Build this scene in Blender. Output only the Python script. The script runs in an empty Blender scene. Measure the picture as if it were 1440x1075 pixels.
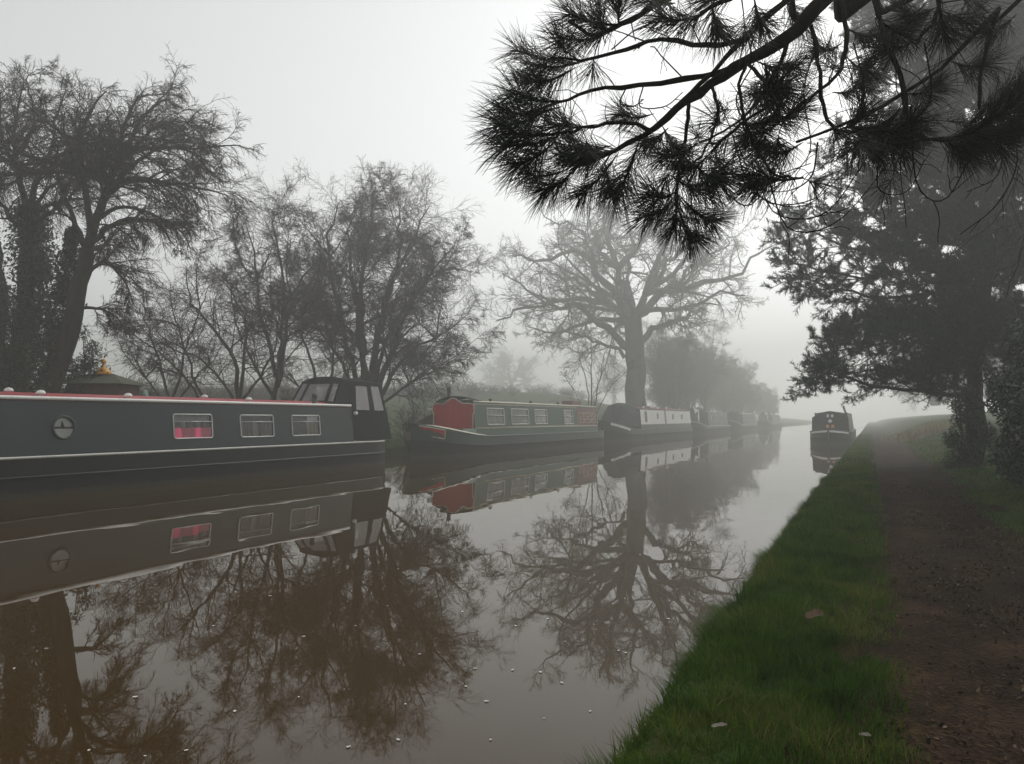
import bpy, math, random
import numpy as np
from mathutils import Vector

scene = bpy.context.scene
C = scene.collection
PI = math.pi
R = math.radians

# ------------------------------------------------------------------ camera
F_PX, CX, CY = 1050.0, 720.0, 537.5          # photograph 1440 x 1075
YAW, PITCH, EYE = R(25.64), R(2.81), 1.35     # canal runs along +Y, water at z = 0
cam_d = bpy.data.cameras.new('camera')
cam = bpy.data.objects.new('camera', cam_d); C.objects.link(cam)
cam_d.sensor_width = 36.0; cam_d.lens = F_PX / 1440 * 36.0
cam_d.clip_start = 0.05; cam_d.clip_end = 2000
cam.location = (0, 0, EYE); cam.rotation_euler = (PI/2 + PITCH, 0, YAW)
scene.camera = cam

# ------------------------------------------------------------------ sky, sun, exposure
SUN_EL, SUN_AZ = R(42), R(-12)                 # azimuth: left of +Y
w = bpy.data.worlds.new('World'); scene.world = w; w.use_nodes = True
nt = w.node_tree; bg = nt.nodes['Background']
sky = nt.nodes.new('ShaderNodeTexSky'); sky.sky_type = 'NISHITA'; sky.sun_disc = False
sky.sun_elevation = SUN_EL; sky.sun_rotation = -SUN_AZ
sky.air_density = 1.0; sky.dust_density = 0.8; sky.ozone_density = 1.0
hs = nt.nodes.new('ShaderNodeHueSaturation'); hs.inputs['Saturation'].default_value = 0.06
nt.links.new(sky.outputs[0], hs.inputs['Color']); nt.links.new(hs.outputs[0], bg.inputs['Color'])
bg.inputs['Strength'].default_value = 0.15
sd = bpy.data.lights.new('sun', 'SUN'); sd.energy = 1.15; sd.angle = R(30); sd.color = (1.0, 0.97, 0.92)
sun = bpy.data.objects.new('sun', sd); C.objects.link(sun)
sdir = Vector((-math.sin(SUN_AZ)*math.cos(SUN_EL), math.cos(SUN_AZ)*math.cos(SUN_EL), math.sin(SUN_EL)))
sun.location = sdir * 60; sun.rotation_euler = (-sdir).to_track_quat('-Z', 'Y').to_euler()

vs = scene.view_settings
vs.view_transform = 'Standard'; vs.look = 'None'; vs.gamma = 1.0; vs.exposure = 0.33
vs.use_curve_mapping = False
cy = scene.cycles
cy.max_bounces = 6; cy.diffuse_bounces = 2; cy.glossy_bounces = 3; cy.transmission_bounces = 3
cy.transparent_max_bounces = 10; cy.volume_bounces = 1
cy.use_denoising = True
cy.sample_clamp_indirect = 4.0

FOG_DENSITY = 0.0090

# ------------------------------------------------------------------ helpers
FWH = np.array([-math.sin(YAW), math.cos(YAW), 0.0]); RT = np.array([math.cos(YAW), math.sin(YAW), 0.0])
FW = FWH*math.cos(PITCH) + np.array([0, 0, math.sin(PITCH)])
UP = -FWH*math.sin(PITCH) + np.array([0, 0, math.cos(PITCH)])
def at(px, py, d):
    """world point seen at photograph pixel (px, py), d metres ahead of the camera"""
    v = FW + RT*((px-CX)/F_PX) + UP*((CY-py)/F_PX)
    return np.array([0, 0, EYE]) + v*(d/float(v@FWH))
def row(px, X):
    """Y of the point at cross-canal position X that appears in photograph column px (near the horizon)"""
    r = (px-CX)/F_PX
    d = X/(r*math.cos(YAW)-math.sin(YAW))
    return d*(r*math.sin(YAW)+math.cos(YAW))
def tag(o, label=None, cat=None, group=None, kind=None):
    if label: o['label'] = label
    if cat: o['category'] = cat
    if group: o['group'] = group
    if kind: o['kind'] = kind
    return o
def empty(name, loc, label=None, cat=None, group=None):
    o = bpy.data.objects.new(name, None); C.objects.link(o); o.location = loc; o.empty_display_size = .3
    return tag(o, label, cat, group)
def link(name, me, mats, parent=None):
    o = bpy.data.objects.new(name, me); C.objects.link(o)
    for m in (mats if isinstance(mats, (list, tuple)) else [mats]): me.materials.append(m)
    if parent: o.parent = parent
    return o
def copy_tree(o, parent=None):
    c = o.copy(); C.objects.link(c)
    if parent: c.parent = parent
    for ch in list(o.children): copy_tree(ch, c)
    return c

def np_mesh(name, V, F, smooth=False):
    V = np.ascontiguousarray(V, dtype=np.float32).reshape(-1, 3); F = np.ascontiguousarray(F, dtype=np.int32)
    k = F.shape[1]; me = bpy.data.meshes.new(name)
    me.vertices.add(len(V)); me.vertices.foreach_set('co', V.ravel())
    me.loops.add(F.size); me.loops.foreach_set('vertex_index', F.ravel())
    me.polygons.add(len(F)); me.polygons.foreach_set('loop_start', np.arange(0, F.size, k, dtype=np.int32))
    me.polygons.foreach_set('loop_total', np.full(len(F), k, dtype=np.int32))
    if smooth: me.polygons.foreach_set('use_smooth', np.ones(len(F), dtype=bool))
    me.update(calc_edges=True); return me

class MB:
    """collects shapes into one mesh"""
    def __init__(s): s.v = []; s.f = []; s.m = []; s.mi = 0; s.sm = []
    def add(s, vs, fs, smooth=False):
        b = len(s.v); s.v += [tuple(map(float, p)) for p in vs]
        for f in fs: s.f.append([b+i for i in f]); s.m.append(s.mi); s.sm.append(smooth)
    def box(s, a, b):
        x0, y0, z0 = a; x1, y1, z1 = b
        s.add([(x0,y0,z0),(x1,y0,z0),(x1,y1,z0),(x0,y1,z0),(x0,y0,z1),(x1,y0,z1),(x1,y1,z1),(x0,y1,z1)],
              [(3,2,1,0),(4,5,6,7),(0,1,5,4),(1,2,6,5),(2,3,7,6),(3,0,4,7)])
    def poly(s, pts): s.add(pts, [tuple(range(len(pts)))])
    def tube(s, pts, r, sides=8, closed=False, cap=True):
        P = [Vector(p) for p in pts]; n = len(P); rs = r if isinstance(r, (list, tuple)) else [r]*n
        vs = []; N = None
        for i in range(n):
            t = (P[(i+1) % n]-P[i-1]) if closed else (P[min(i+1, n-1)]-P[max(i-1, 0)])
            t.normalize()
            if N is None:
                N = t.cross(Vector((0,0,1)) if abs(t.z) < .9 else Vector((1,0,0))).normalized()
            else:
                N = (N - t*N.dot(t)).normalized()
            B = t.cross(N)
            for k in range(sides):
                a = 2*PI*k/sides
                vs.append(P[i] + (N*math.cos(a)+B*math.sin(a))*rs[i])
        fs = []
        for i in range(n if closed else n-1):
            j = (i+1) % n
            for k in range(sides):
                l = (k+1) % sides
                fs.append((i*sides+k, i*sides+l, j*sides+l, j*sides+k))
        if cap and not closed:
            fs.append(tuple(range(sides-1, -1, -1))); fs.append(tuple((n-1)*sides+k for k in range(sides)))
        s.add(vs, fs, sides > 4)
    def lathe(s, prof, c=(0,0,0), n=16):
        vs = []; fs = []
        for r, z in prof:
            for k in range(n):
                a = 2*PI*k/n; vs.append((c[0]+r*math.cos(a), c[1]+r*math.sin(a), c[2]+z))
        for i in range(len(prof)-1):
            for k in range(n):
                l = (k+1) % n; fs.append((i*n+k, i*n+l, (i+1)*n+l, (i+1)*n+k))
        fs.append(tuple(range(n-1,-1,-1))); fs.append(tuple((len(prof)-1)*n+k for k in range(n)))
        s.add(vs, fs, True)
    def loft(s, rows, closed=False, smooth=False):
        n = len(rows[0]); vs = [p for r in rows for p in r]; fs = []
        for i in range(len(rows)-1):
            for k in range(n if closed else n-1):
                l = (k+1) % n; fs.append((i*n+k, i*n+l, (i+1)*n+l, (i+1)*n+k))
        s.add(vs, fs, smooth)
    def build(s, name, mats, parent=None):
        me = bpy.data.meshes.new(name); me.from_pydata(s.v, [], s.f)
        me.polygons.foreach_set('material_index', s.m); me.polygons.foreach_set('use_smooth', s.sm)
        me.update(); return link(name, me, mats, parent)

# ------------------------------------------------------------------ materials
def ramp(n, stops):
    cr = n.color_ramp
    while len(cr.elements) < len(stops): cr.elements.new(.5)
    for e, (p, c) in zip(cr.elements, stops): e.position = p; e.color = (*c, 1)
def base(name):
    m = bpy.data.materials.new(name); m.use_nodes = True
    return m, m.node_tree, m.node_tree.nodes['Principled BSDF']
def paint(name, col, rough=.45, metal=0.0, var=.25, scale=3.0, grime=.35, bump=.02, spec=.5):
    """weathered painted or cloth surface: patchy tone, fine grime, uneven gloss"""
    m, t, p = base(name); N = t.nodes.new; L = t.links.new
    tc = N('ShaderNodeTexCoord'); mp = N('ShaderNodeMapping'); mp.inputs['Scale'].default_value = (1, 1, .14)
    L(tc.outputs['Object'], mp.inputs[0])
    n1 = N('ShaderNodeTexNoise'); n1.inputs['Scale'].default_value = scale; n1.inputs['Detail'].default_value = 6
    n2 = N('ShaderNodeTexNoise'); n2.inputs['Scale'].default_value = scale*9; n2.inputs['Detail'].default_value = 4
    L(mp.outputs[0], n1.inputs[0]); L(mp.outputs[0], n2.inputs[0])
    r1 = N('ShaderNodeValToRGB')
    lo = tuple(c*(1-var) for c in col); hi = tuple(min(1, c*(1+var*.6)) for c in col)
    ramp(r1, [(.3, lo), (.7, hi)]); L(n1.outputs['Fac'], r1.inputs[0])
    mx = N('ShaderNodeMix'); mx.data_type = 'RGBA'; mx.blend_type = 'MIX'
    r2 = N('ShaderNodeValToRGB'); ramp(r2, [(.52, (0, 0, 0)), (.8, (grime, grime, grime))]); L(n2.outputs['Fac'], r2.inputs[0])
    L(r2.outputs[0], mx.inputs['Factor']); L(r1.outputs[0], mx.inputs['A'])
    mx.inputs['B'].default_value = (col[0]*.4+.012, col[1]*.4+.011, col[2]*.4+.009, 1)
    L(mx.outputs['Result'], p.inputs['Base Color'])
    mr = N('ShaderNodeMapRange'); mr.inputs['To Min'].default_value = max(.05, rough-.12); mr.inputs['To Max'].default_value = min(1, rough+.15)
    L(n1.outputs['Fac'], mr.inputs[0]); L(mr.outputs[0], p.inputs['Roughness'])
    p.inputs['Metallic'].default_value = metal; p.inputs['Specular IOR Level'].default_value = spec
    if bump:
        b = N('ShaderNodeBump'); b.inputs['Strength'].default_value = .4; b.inputs['Distance'].default_value = bump
        L(n1.outputs['Fac'], b.inputs['Height']); L(b.outputs[0], p.inputs['Normal'])
    return m
def islands(name, stops, rough=.6, spec=.06, trans=0.0, patch=0):
    """leaves, blades: every leaf its own tone"""
    m, t, p = base(name); N = t.nodes.new; L = t.links.new
    g = N('ShaderNodeNewGeometry'); r = N('ShaderNodeValToRGB'); ramp(r, stops)
    if patch:
        tc = N('ShaderNodeTexCoord'); n = N('ShaderNodeTexNoise'); n.inputs['Scale'].default_value = patch; n.inputs['Detail'].default_value = 3
        L(tc.outputs['Object'], n.inputs[0])
        a = N('ShaderNodeMath'); a.operation = 'MULTIPLY_ADD'; a.inputs[1].default_value = .55; L(g.outputs['Random Per Island'], a.inputs[0])
        b = N('ShaderNodeMath'); b.operation = 'MULTIPLY_ADD'; b.inputs[1].default_value = 1.5; b.inputs[2].default_value = -.52
        L(n.outputs['Fac'], b.inputs[0]); L(b.outputs[0], a.inputs[2]); L(a.outputs[0], r.inputs[0])
    else:
        L(g.outputs['Random Per Island'], r.inputs[0])
    L(r.outputs[0], p.inputs['Base Color'])
    p.inputs['Roughness'].default_value = rough; p.inputs['Specular IOR Level'].default_value = spec
    if trans:
        tr = N('ShaderNodeBsdfTranslucent'); L(r.outputs[0], tr.inputs[0]); mx = N('ShaderNodeMixShader'); mx.inputs[0].default_value = trans
        L(p.outputs[0], mx.inputs[1]); L(tr.outputs[0], mx.inputs[2]); L(mx.outputs[0], t.nodes['Material Output'].inputs[0])
    return m
def bark(name, a, b, scale=8, moss=None):
    m, t, p = base(name); N = t.nodes.new; L = t.links.new
    tc = N('ShaderNodeTexCoord'); mp = N('ShaderNodeMapping'); mp.inputs['Scale'].default_value = (1, 1, .25); L(tc.outputs['Object'], mp.inputs[0])
    n = N('ShaderNodeTexNoise'); n.inputs['Scale'].default_value = scale; n.inputs['Detail'].default_value = 8; L(mp.outputs[0], n.inputs[0])
    r = N('ShaderNodeValToRGB'); ramp(r, [(.3, a), (.7, b)]); L(n.outputs['Fac'], r.inputs[0])
    out = r.outputs[0]
    if moss:
        n2 = N('ShaderNodeTexNoise'); n2.inputs['Scale'].default_value = 1.3; n2.inputs['Detail'].default_value = 6; L(tc.outputs['Object'], n2.inputs[0])
        r2 = N('ShaderNodeValToRGB'); ramp(r2, [(.5, (0, 0, 0)), (.66, (.8, .8, .8))]); L(n2.outputs['Fac'], r2.inputs[0])
        mx = N('ShaderNodeMix'); mx.data_type = 'RGBA'; L(r2.outputs[0], mx.inputs['Factor']); L(out, mx.inputs['A']); mx.inputs['B'].default_value = (*moss, 1)
        out = mx.outputs['Result']
    L(out, p.inputs['Base Color']); p.inputs['Roughness'].default_value = .9; p.inputs['Specular IOR Level'].default_value = .04
    bm = N('ShaderNodeBump'); bm.inputs['Strength'].default_value = .8; bm.inputs['Distance'].default_value = .04
    L(n.outputs['Fac'], bm.inputs['Height']); L(bm.outputs[0], p.inputs['Normal'])
    return m
def glass(name, tint=(.95, .96, .95), refl=.02, opaque=0.0, veil=(.25, .25, .24)):  # opaque share of the pane takes a plain diffuse colour
    m, t, p = base(name); N = t.nodes.new; L = t.links.new
    tr = N('ShaderNodeBsdfTransparent'); tr.inputs[0].default_value = (*tint, 1)
    gl = N('ShaderNodeBsdfGlossy'); gl.inputs['Roughness'].default_value = .04
    fr = N('ShaderNodeFresnel'); fr.inputs['IOR'].default_value = 1.5
    ad = N('ShaderNodeMath'); ad.operation = 'ADD'; ad.inputs[1].default_value = refl; L(fr.outputs[0], ad.inputs[0])
    mx = N('ShaderNodeMixShader'); L(ad.outputs[0], mx.inputs[0]); L(tr.outputs[0], mx.inputs[1]); L(gl.outputs[0], mx.inputs[2])
    p.inputs['Base Color'].default_value = (*veil, 1); p.inputs['Roughness'].default_value = .5
    mo = N('ShaderNodeMixShader'); mo.inputs[0].default_value = opaque; L(mx.outputs[0], mo.inputs[1]); L(p.outputs[0], mo.inputs[2])
    L(mo.outputs[0], t.nodes['Material Output'].inputs[0])
    return m

M = dict(
    slate=paint('slate_paint', (.027, .037, .042), .45, spec=.3, var=.22, scale=1.2, grime=.10, bump=.006),
    black=paint('black_bitumen', (.008, .008, .008), .6, var=.4, scale=2.5, grime=.2, spec=.12),
    black_gloss=paint('black_gloss_paint', (.009, .010, .010), .35, spec=.25, var=.3, grime=.15, bump=.004),
    dark_green=paint('dark_green_paint', (.010, .030, .022), .4, var=.25, scale=2, grime=.25, bump=.005),
    green=paint('green_paint', (.017, .060, .038), .45, var=.2, scale=2, grime=.25, bump=.004),
    red=paint('red_paint', (.50, .010, .014), .45, var=.2, scale=2, grime=.15, bump=.004),
    roof_red=paint('faded_red_roof_paint', (.40, .060, .075), .55, var=.3, scale=1.6, grime=.35, bump=.006),
    roof_grey=paint('grey_roof_paint', (.22, .22, .20), .6, var=.3, scale=2, grime=.3),
    maroon=paint('maroon_paint', (.16, .05, .045), .5, var=.3, scale=3, grime=.3),
    white=paint('white_paint', (.82, .81, .78), .4, var=.10, scale=2, grime=.25, bump=.003),
    cream=paint('cream_paint', (.62, .58, .45), .45, var=.15, scale=3, grime=.25, bump=.003),
    offwhite=paint('off_white_paint', (.55, .54, .50), .5, var=.15, scale=4, grime=.35, bump=.003),
    alu=paint('aluminium_frame', (.46, .47, .46), .35, metal=.35, var=.12, scale=5, grime=.25, bump=0),
    canvas=paint('black_canvas', (.010, .013, .013), .8, var=.3, scale=5, grime=.2, bump=.012, spec=.08),
    canvas_green=paint('dark_green_canvas', (.018, .030, .028), .8, var=.3, scale=5, grime=.2, bump=.02, spec=.08),
    iron=paint('black_iron', (.012, .012, .012), .5, var=.3, grime=.3, bump=.004),
    brown=paint('brown_stained_timber', (.085, .042, .028), .75, var=.35, scale=6, grime=.35),
    felt=paint('mossy_roof_felt', (.075, .08, .05), .9, var=.35, scale=5, grime=.4),
    yellow=paint('yellow_paint', (.72, .34, .025), .4, var=.15, scale=5, grime=.2, bump=.003),
    tarp=paint('pale_green_tarpaulin', (.16, .23, .20), .6, var=.25, scale=3, grime=.2, bump=.05),
    rope=paint('old_rope', (.10, .08, .055), .9, var=.4, scale=20, grime=.4),
    pink=paint('pink_cloth', (.90, .13, .25), .8, var=.22, scale=9, grime=.10, bump=.01),
    grey_cloth=paint('grey_net_curtain', (.33, .31, .30), .9, var=.3, scale=9, grime=.3, bump=.01),
    tan_cloth=paint('tan_curtain', (.26, .19, .13), .9, var=.3, scale=9, grime=.2, bump=.01),
    brown_cloth=paint('brown_curtain', (.13, .085, .075), .9, var=.35, scale=9, grime=.2, bump=.01),
    pane=glass('window_glass'),
    pane_grey=glass('grey_window_glass', refl=.06, opaque=.35, veil=(.42, .44, .43)),  # even grey tone mixed into the pane
    clear=glass('clear_vinyl', (.9, .9, .9), .04, opaque=.24, veil=(.78, .74, .75)),  # see-through brightness put into a pale diffuse tone
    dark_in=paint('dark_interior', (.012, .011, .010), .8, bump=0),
    bark_dark=bark('dark_bark', (.018, .015, .012), (.050, .042, .034), moss=(.035, .042, .022)),
    bark_thorn=bark('hawthorn_bark', (.020, .017, .013), (.055, .046, .036), moss=(.040, .046, .022)),
    bark_oak=bark('oak_bark', (.016, .015, .013), (.042, .038, .032), 3, moss=(.03, .036, .022)),
    bark_pine=bark('pine_bark', (.018, .014, .011), (.050, .037, .028), 5),
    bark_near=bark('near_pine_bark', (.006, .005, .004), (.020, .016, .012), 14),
    twig=islands('twigs', [(0, (.020, .016, .014)), (.6, (.036, .029, .025)), (1, (.058, .045, .036))], .85),
    twig_red=islands('reddish_twigs', [(0, (.030, .018, .016)), (.6, (.056, .036, .032)), (1, (.085, .056, .045))], .85),
    twig_oak=islands('oak_twigs', [(0, (.022, .021, .018)), (1, (.05, .046, .039))], .9),
    ivy=islands('ivy_leaves', [(0, (.009, .016, .007)), (.6, (.020, .036, .014)), (1, (.050, .072, .026))], .45, .22),
    laurel=islands('laurel_leaves', [(0, (.008, .016, .008)), (.65, (.017, .034, .014)), (1, (.034, .058, .022))], .30, .45),
    needles=islands('pine_needles', [(0, (.012, .024, .014)), (.6, (.022, .044, .024)), (1, (.044, .072, .036))], .6),
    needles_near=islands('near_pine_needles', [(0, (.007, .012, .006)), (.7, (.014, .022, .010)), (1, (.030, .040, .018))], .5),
    grass=islands('grass_blades', [(0, (.012, .026, .003)), (.4, (.040, .092, .008)), (.72, (.082, .142, .015)), (1, (.19, .175, .055))], .6, .08, .25, patch=2.2),
    litter=islands('leaf_litter', [(0, (.008, .005, .003)), (.45, (.028, .017, .010)), (.85, (.075, .046, .028)), (1, (.20, .15, .10))], .75),
)

t = M['black'].node_tree; p = t.nodes['Principled BSDF']; old = p.inputs['Base Color'].links[0].from_socket
tc = t.nodes.new('ShaderNodeTexCoord'); sx = t.nodes.new('ShaderNodeSeparateXYZ'); t.links.new(tc.outputs['Object'], sx.inputs[0])
nz = t.nodes.new('ShaderNodeTexNoise'); nz.inputs['Scale'].default_value = 5; nz.inputs['Detail'].default_value = 6; t.links.new(tc.outputs['Object'], nz.inputs[0])
ad = t.nodes.new('ShaderNodeMath'); ad.operation = 'MULTIPLY_ADD'; ad.inputs[1].default_value = -.16; t.links.new(nz.outputs['Fac'], ad.inputs[0]); t.links.new(sx.outputs['Z'], ad.inputs[2])
rp_ = t.nodes.new('ShaderNodeValToRGB'); ramp(rp_, [(0.0, (.75, .75, .75)), (.035, (0, 0, 0))]); t.links.new(ad.outputs[0], rp_.inputs[0])
mx = t.nodes.new('ShaderNodeMix'); mx.data_type = 'RGBA'; t.links.new(rp_.outputs[0], mx.inputs['Factor']); t.links.new(old, mx.inputs['A']); mx.inputs['B'].default_value = (.040, .034, .022, 1)
t.links.new(mx.outputs['Result'], p.inputs['Base Color'])

# ------------------------------------------------------------------ ground, path, water
GX = [-285, -200, -120, -80, -60, -40, -30, -22, -19, -18, -17, -16, -15.6, -15.36, -15.34, -.875, -.85, -.74, 0, 1.3, 1.9, 2.8, 4, 8, 14, 25, 40, 80, 150, 285]
GZ = [4, 4, 3.8, 3.4, 2.9, 2.1, 1.5, .85, .6, .52, .45, .38, .35, .28, -1.3, -1.3, .08, .19, .2, .2, .30, .50, .8, 1.4, 1.9, 2.4, 3, 4, 5, 5]
def gh(x, y):
    x = np.asarray(x, float); y = np.asarray(y, float)
    z = np.interp(x, GX, GZ)
    k = np.where((x < -15.7) | (x > 1.35), 1.0, np.where((x > -.72) & (x < -.05), .35, 0.0))
    z = z + k*(.035*np.sin(1.7*x+.6*y)*np.cos(.9*y-.4*x) + .03*np.sin(.37*y+1.1*x))
    far = np.clip((y-22)/25, 0, 1)*np.clip((x-1.3)/2.0, 0, 1)*.35
    lfar = np.clip((y-25)/60, 0, 1)*np.clip((-x-17)/18, 0, 1)*2.6*np.clip(1-(y-85)/40, .15, 1)
    return z + far + lfar
YS = np.concatenate([np.arange(-40, 0, 2.0), np.arange(0, 20, .25), np.arange(20, 70, 1.0), np.arange(70, 286, 5.0)])
def strip(xs, ys, fz, jitter=None):
    XX, YY = np.meshgrid(np.array(xs, float), ys)
    if jitter is not None: XX = XX + jitter(XX, YY)
    ZZ = fz(XX, YY); nx = len(xs); ny = len(ys)
    V = np.stack([XX, YY, ZZ], -1).reshape(-1, 3)
    i = (np.arange(ny-1)[:, None]*nx + np.arange(nx-1)[None]).ravel()
    return V, np.stack([i, i+1, i+1+nx, i+nx], 1)
def ground_mat():
    m, t, p = base('ground'); N = t.nodes.new; L = t.links.new
    tc = N('ShaderNodeTexCoord')
    n1 = N('ShaderNodeTexNoise'); n1.inputs['Scale'].default_value = 1.1; n1.inputs['Detail'].default_value = 9; L(tc.outputs['Object'], n1.inputs[0])
    n2 = N('ShaderNodeTexNoise'); n2.inputs['Scale'].default_value = 22; n2.inputs['Detail'].default_value = 5; L(tc.outputs['Object'], n2.inputs[0])
    a = N('ShaderNodeMath'); a.operation = 'MULTIPLY_ADD'; a.inputs[1].default_value = .45; L(n2.outputs['Fac'], a.inputs[0]); L(n1.outputs['Fac'], a.inputs[2])
    r = N('ShaderNodeValToRGB'); ramp(r, [(.5, (.018, .030, .009)), (.72, (.036, .066, .016)), (.9, (.060, .060, .026)), (1, (.055, .040, .026))]); L(a.outputs[0], r.inputs[0])
    L(r.outputs[0], p.inputs['Base Color']); p.inputs['Roughness'].default_value = .95; p.inputs['Specular IOR Level'].default_value = .04
    b = N('ShaderNodeBump'); b.inputs['Strength'].default_value = .9; b.inputs['Distance'].default_value = .04; L(n2.outputs['Fac'], b.inputs['Height']); L(b.outputs[0], p.inputs['Normal'])
    return m
gxs = sorted(set(GX + list(np.arange(-15.2, -1, 2.0)) + [-.6, -.45, -.3, -.15, .3, .65, 1.0, 1.5, 1.7, 2.2, 2.5, 3.3, 5, 6.5, -21, -20, -26, -35, -50, 11, 18]))
V, Fq = strip(gxs, YS, gh)
tag(link('ground', np_mesh('ground', V, Fq, True), ground_mat()), kind='structure')

def path_mat():
    m, t, p = base('path_earth'); N = t.nodes.new; L = t.links.new
    tc = N('ShaderNodeTexCoord')
    n1 = N('ShaderNodeTexNoise'); n1.inputs['Scale'].default_value = 1.6; n1.inputs['Detail'].default_value = 8; n1.inputs['Roughness'].default_value = .65; L(tc.outputs['Object'], n1.inputs[0])
    n2 = N('ShaderNodeTexNoise'); n2.inputs['Scale'].default_value = 46; n2.inputs['Detail'].default_value = 6; L(tc.outputs['Object'], n2.inputs[0])
    v = N('ShaderNodeTexVoronoi'); v.inputs['Scale'].default_value = 55; L(tc.outputs['Object'], v.inputs[0])
    a = N('ShaderNodeMath'); a.operation = 'MULTIPLY_ADD'; a.inputs[1].default_value = .6; L(n2.outputs['Fac'], a.inputs[0]); L(n1.outputs['Fac'], a.inputs[2])
    r = N('ShaderNodeValToRGB'); ramp(r, [(.5, (.0070, .0038, .0017)), (.78, (.030, .0172, .0090)), (1, (.078, .047, .026))]); L(a.outputs[0], r.inputs[0])
    L(r.outputs[0], p.inputs['Base Color']); p.inputs['Roughness'].default_value = .85; p.inputs['Specular IOR Level'].default_value = .05
    mp = N('ShaderNodeMapping'); mp.inputs['Scale'].default_value = (2.6, .22, 1); L(tc.outputs['Object'], mp.inputs[0])
    n3 = N('ShaderNodeTexNoise'); n3.inputs['Scale'].default_value = 1.2; n3.inputs['Detail'].default_value = 5; L(mp.outputs[0], n3.inputs[0])
    r3 = N('ShaderNodeValToRGB'); ramp(r3, [(.35, (.55, .52, .5)), (.65, (1.0, 1.0, 1.0))]); L(n3.outputs['Fac'], r3.inputs[0])
    mu = N('ShaderNodeMix'); mu.data_type = 'RGBA'; mu.blend_type = 'MULTIPLY'; mu.inputs['Factor'].default_value = 1; L(r.outputs[0], mu.inputs['A']); L(r3.outputs[0], mu.inputs['B']); L(mu.outputs['Result'], p.inputs['Base Color'])
    s = N('ShaderNodeMath'); s.operation = 'ADD'; L(v.outputs['Distance'], s.inputs[0]); L(n2.outputs['Fac'], s.inputs[1])
    b = N('ShaderNodeBump'); b.inputs['Strength'].default_value = 1; b.inputs['Distance'].default_value = .015; L(s.outputs[0], b.inputs['Height']); L(b.outputs[0], p.inputs['Normal'])
    return m
def pj(X, Y):
    e = np.where(X < -.2, 1.0, np.where(X > 1.2, -1.0, 0))
    return e*(.07*np.sin(2.1*Y)+.05*np.sin(5.3*Y+1)+.03*np.sin(13*Y))
def pz(X, Y): return gh(X, Y) + .006 + .012*np.sin(X*4.8)*np.sin(X*2.4)*0
V, Fq = strip([-.24, -.1, .12, .4, .65, .9, 1.18, 1.42], np.concatenate([np.arange(-20, 30, .1), np.arange(30, 200, 2.)]), pz, pj)
tag(link('towpath', np_mesh('towpath', V, Fq, True), path_mat()), kind='structure')

def water_mat():
    m, t, p = base('canal_water'); N = t.nodes.new; L = t.links.new
    p.inputs['Base Color'].default_value = (.048, .0275, .0078, 1); p.inputs['Roughness'].default_value = .012; p.inputs['IOR'].default_value = 1.333
    tc = N('ShaderNodeTexCoord'); mp = N('ShaderNodeMapping'); mp.inputs['Scale'].default_value = (1, .6, 1); L(tc.outputs['Object'], mp.inputs[0])
    n1 = N('ShaderNodeTexNoise'); n1.inputs['Scale'].default_value = 1.1; n1.inputs['Detail'].default_value = 2; L(mp.outputs[0], n1.inputs[0])
    b = N('ShaderNodeBump'); b.inputs['Strength'].default_value = .10; b.inputs['Distance'].default_value = .03; L(n1.outputs['Fac'], b.inputs['Height']); L(b.outputs[0], p.inputs['Normal'])
    return m
V, Fq = strip([-15.35, -11, -6, -.86], np.array([-40, 0, 40, 100, 180, 285.]), lambda X, Y: X*0)
tag(link('canal_water', np_mesh('canal_water', V, Fq), water_mat()), kind='structure')

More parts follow.
